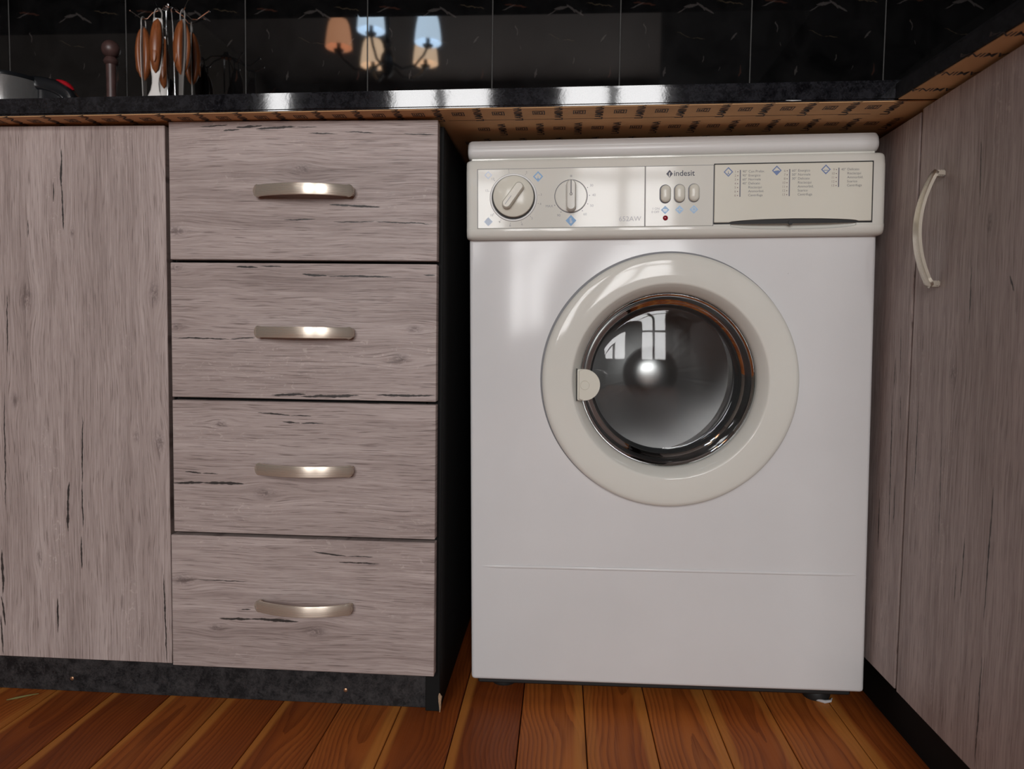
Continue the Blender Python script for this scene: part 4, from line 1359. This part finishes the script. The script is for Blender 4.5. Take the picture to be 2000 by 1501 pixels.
utensil(hooks[1], 14, 'brown-handled turner with flaring steel blade, front left of the carousel', 'turner', math.radians(3))
utensil(hooks[2], -28, 'brown-handled utensil with straight steel neck, front right of the carousel', 'spoon', math.radians(3))
utensil(hooks[3], -70, 'brown-handled utensil hanging rightmost and behind on the carousel', 'knife')
utensil(hooks[4], 20, 'brown-handled utensil half hidden behind the two chrome posts', 'spoon')

# ------------------------------------------------------------------ floor scraps
sc1 = bmesh.new()
tube([(0.985, 0.119, 0.002), (0.990, 0.108, 0.0022), (1.000, 0.102, 0.0026), (1.010, 0.106, 0.0022), (1.016, 0.116, 0.002)], [0.0008, 0.0018, 0.0026, 0.0020, 0.0008], 7, sc1)
tag(obj('lint_scrap', sc1, M['lint']), 'curl of white lint on the floor below the right washing machine corner', 'lint')
sc2 = bmesh.new()
tube([(-0.262, -0.010, 0.001), (-0.252, -0.004, 0.0016), (-0.240, 0.006, 0.0013), (-0.228, 0.014, 0.001)], [0.0006, 0.0016, 0.0012, 0.0005], 6, sc2)
tag(obj('plant_scrap', sc2, M['scrap']), 'dry greenish plant scrap on the floorboards near the toe kick', 'scrap')

# ------------------------------------------------------------------ seen mirrored in the tiles
for nm, (x0, x1, y0, y1, z0), lab in (('wall_cabinet', (-2.39, -0.56, 0.25, 0.575, 1.372), 'dark wall cabinet over the left worktop, mirrored dimly in the tiles'),
                                      ('wall_cabinet', (-0.555, 1.195, 0.25, 0.575, 1.405), 'dark wall cabinet over the drawers and washer, its lower edge mirrored in the tiles'),
                                      ('wall_cabinet', (1.20, 1.625, -2.9, 0.575, 1.41), 'dark cabinet added over the right worktop so the tiles mirror black')):  # right-hand cabinet put in to darken what the tiles reflect
    c0 = ((x0 + x1) / 2, (y0 + y1) / 2, z0)
    r_ = root(nm, c0, lab, 'cabinet')
    obj('body', box(x0, x1, y0 + 0.02 if y0 > 0 else y0, y1, z0, CEIL - 0.01), M['cabdark'], r_, c0)
    if y0 > 0:
        n = max(1, int((x1 - x0) / 0.45))
        for k in range(n):
            w = (x1 - x0) / n
            obj('door', box(x0 + k * w + 0.002, x0 + (k + 1) * w - 0.002, y0, y0 + 0.018, z0, CEIL - 0.02, 0.001, 1), M['cabdark'], r_, c0)

hc = Vector((-0.420, -1.93, 2.10))
chd = root('chandelier', tuple(hc), 'five-armed black chandelier with cup shades, mirrored in the black tiles', 'chandelier')
obj('stem', tube([(0, 0, -0.06), (0, 0, CEIL - hc.z)], 0.011, 12), M['iron'], chd)
obj('hub', lathe([(0.0, -0.09), (0.018, -0.08), (0.030, -0.05), (0.042, -0.01), (0.035, 0.03), (0.018, 0.06), (0.026, 0.09), (0.012, 0.12), (0.0, 0.13)], 28, 'Z'), M['iron'], chd)
obj('canopy', lathe([(0.0, CEIL - hc.z - 0.045), (0.02, CEIL - hc.z - 0.04), (0.055, CEIL - hc.z - 0.012), (0.06, CEIL - hc.z)], 28, 'Z'), M['iron'], chd)
blueg = glow('cool_lit_shade', (0.64, 0.82, 1.0), 9.0)
warmg = glow('warm_lit_shade', (1.0, 0.72, 0.48), 6.5)
amber = glow('amber_lit_shade', (1.0, 0.47, 0.25), 4.0)
for a, mt in ((22, blueg), (95, blueg), (169, amber), (238, warmg), (312, warmg)):
    ca, sa = math.cos(math.radians(a)), math.sin(math.radians(a))
    R_ = 0.265
    arm = obj('arm', tube([(0.03 * ca, 0.03 * sa, -0.01), (0.10 * ca, 0.10 * sa, -0.055), (0.18 * ca, 0.18 * sa, -0.05), (0.24 * ca, 0.24 * sa, 0.0), (R_ * ca, R_ * sa, 0.04)], 0.007, 10), M['iron'], chd)
    obj('candle_cup', lathe([(0.0, 0.03), (0.020, 0.034), (0.030, 0.046), (0.012, 0.05), (0.012, 0.085), (0.0, 0.085)], 20, 'Z', (R_ * ca, R_ * sa, 0)), M['iron'], arm)
    obj('lamp_shade', lathe([(0.072, 0.058), (0.068, 0.105), (0.062, 0.150), (0.055, 0.185), (0.045, 0.205), (0.043, 0.203), (0.053, 0.183), (0.060, 0.150), (0.066, 0.105), (0.070, 0.058)], 40, 'Z', (R_ * ca, R_ * sa, 0), closed=True), mt, arm)
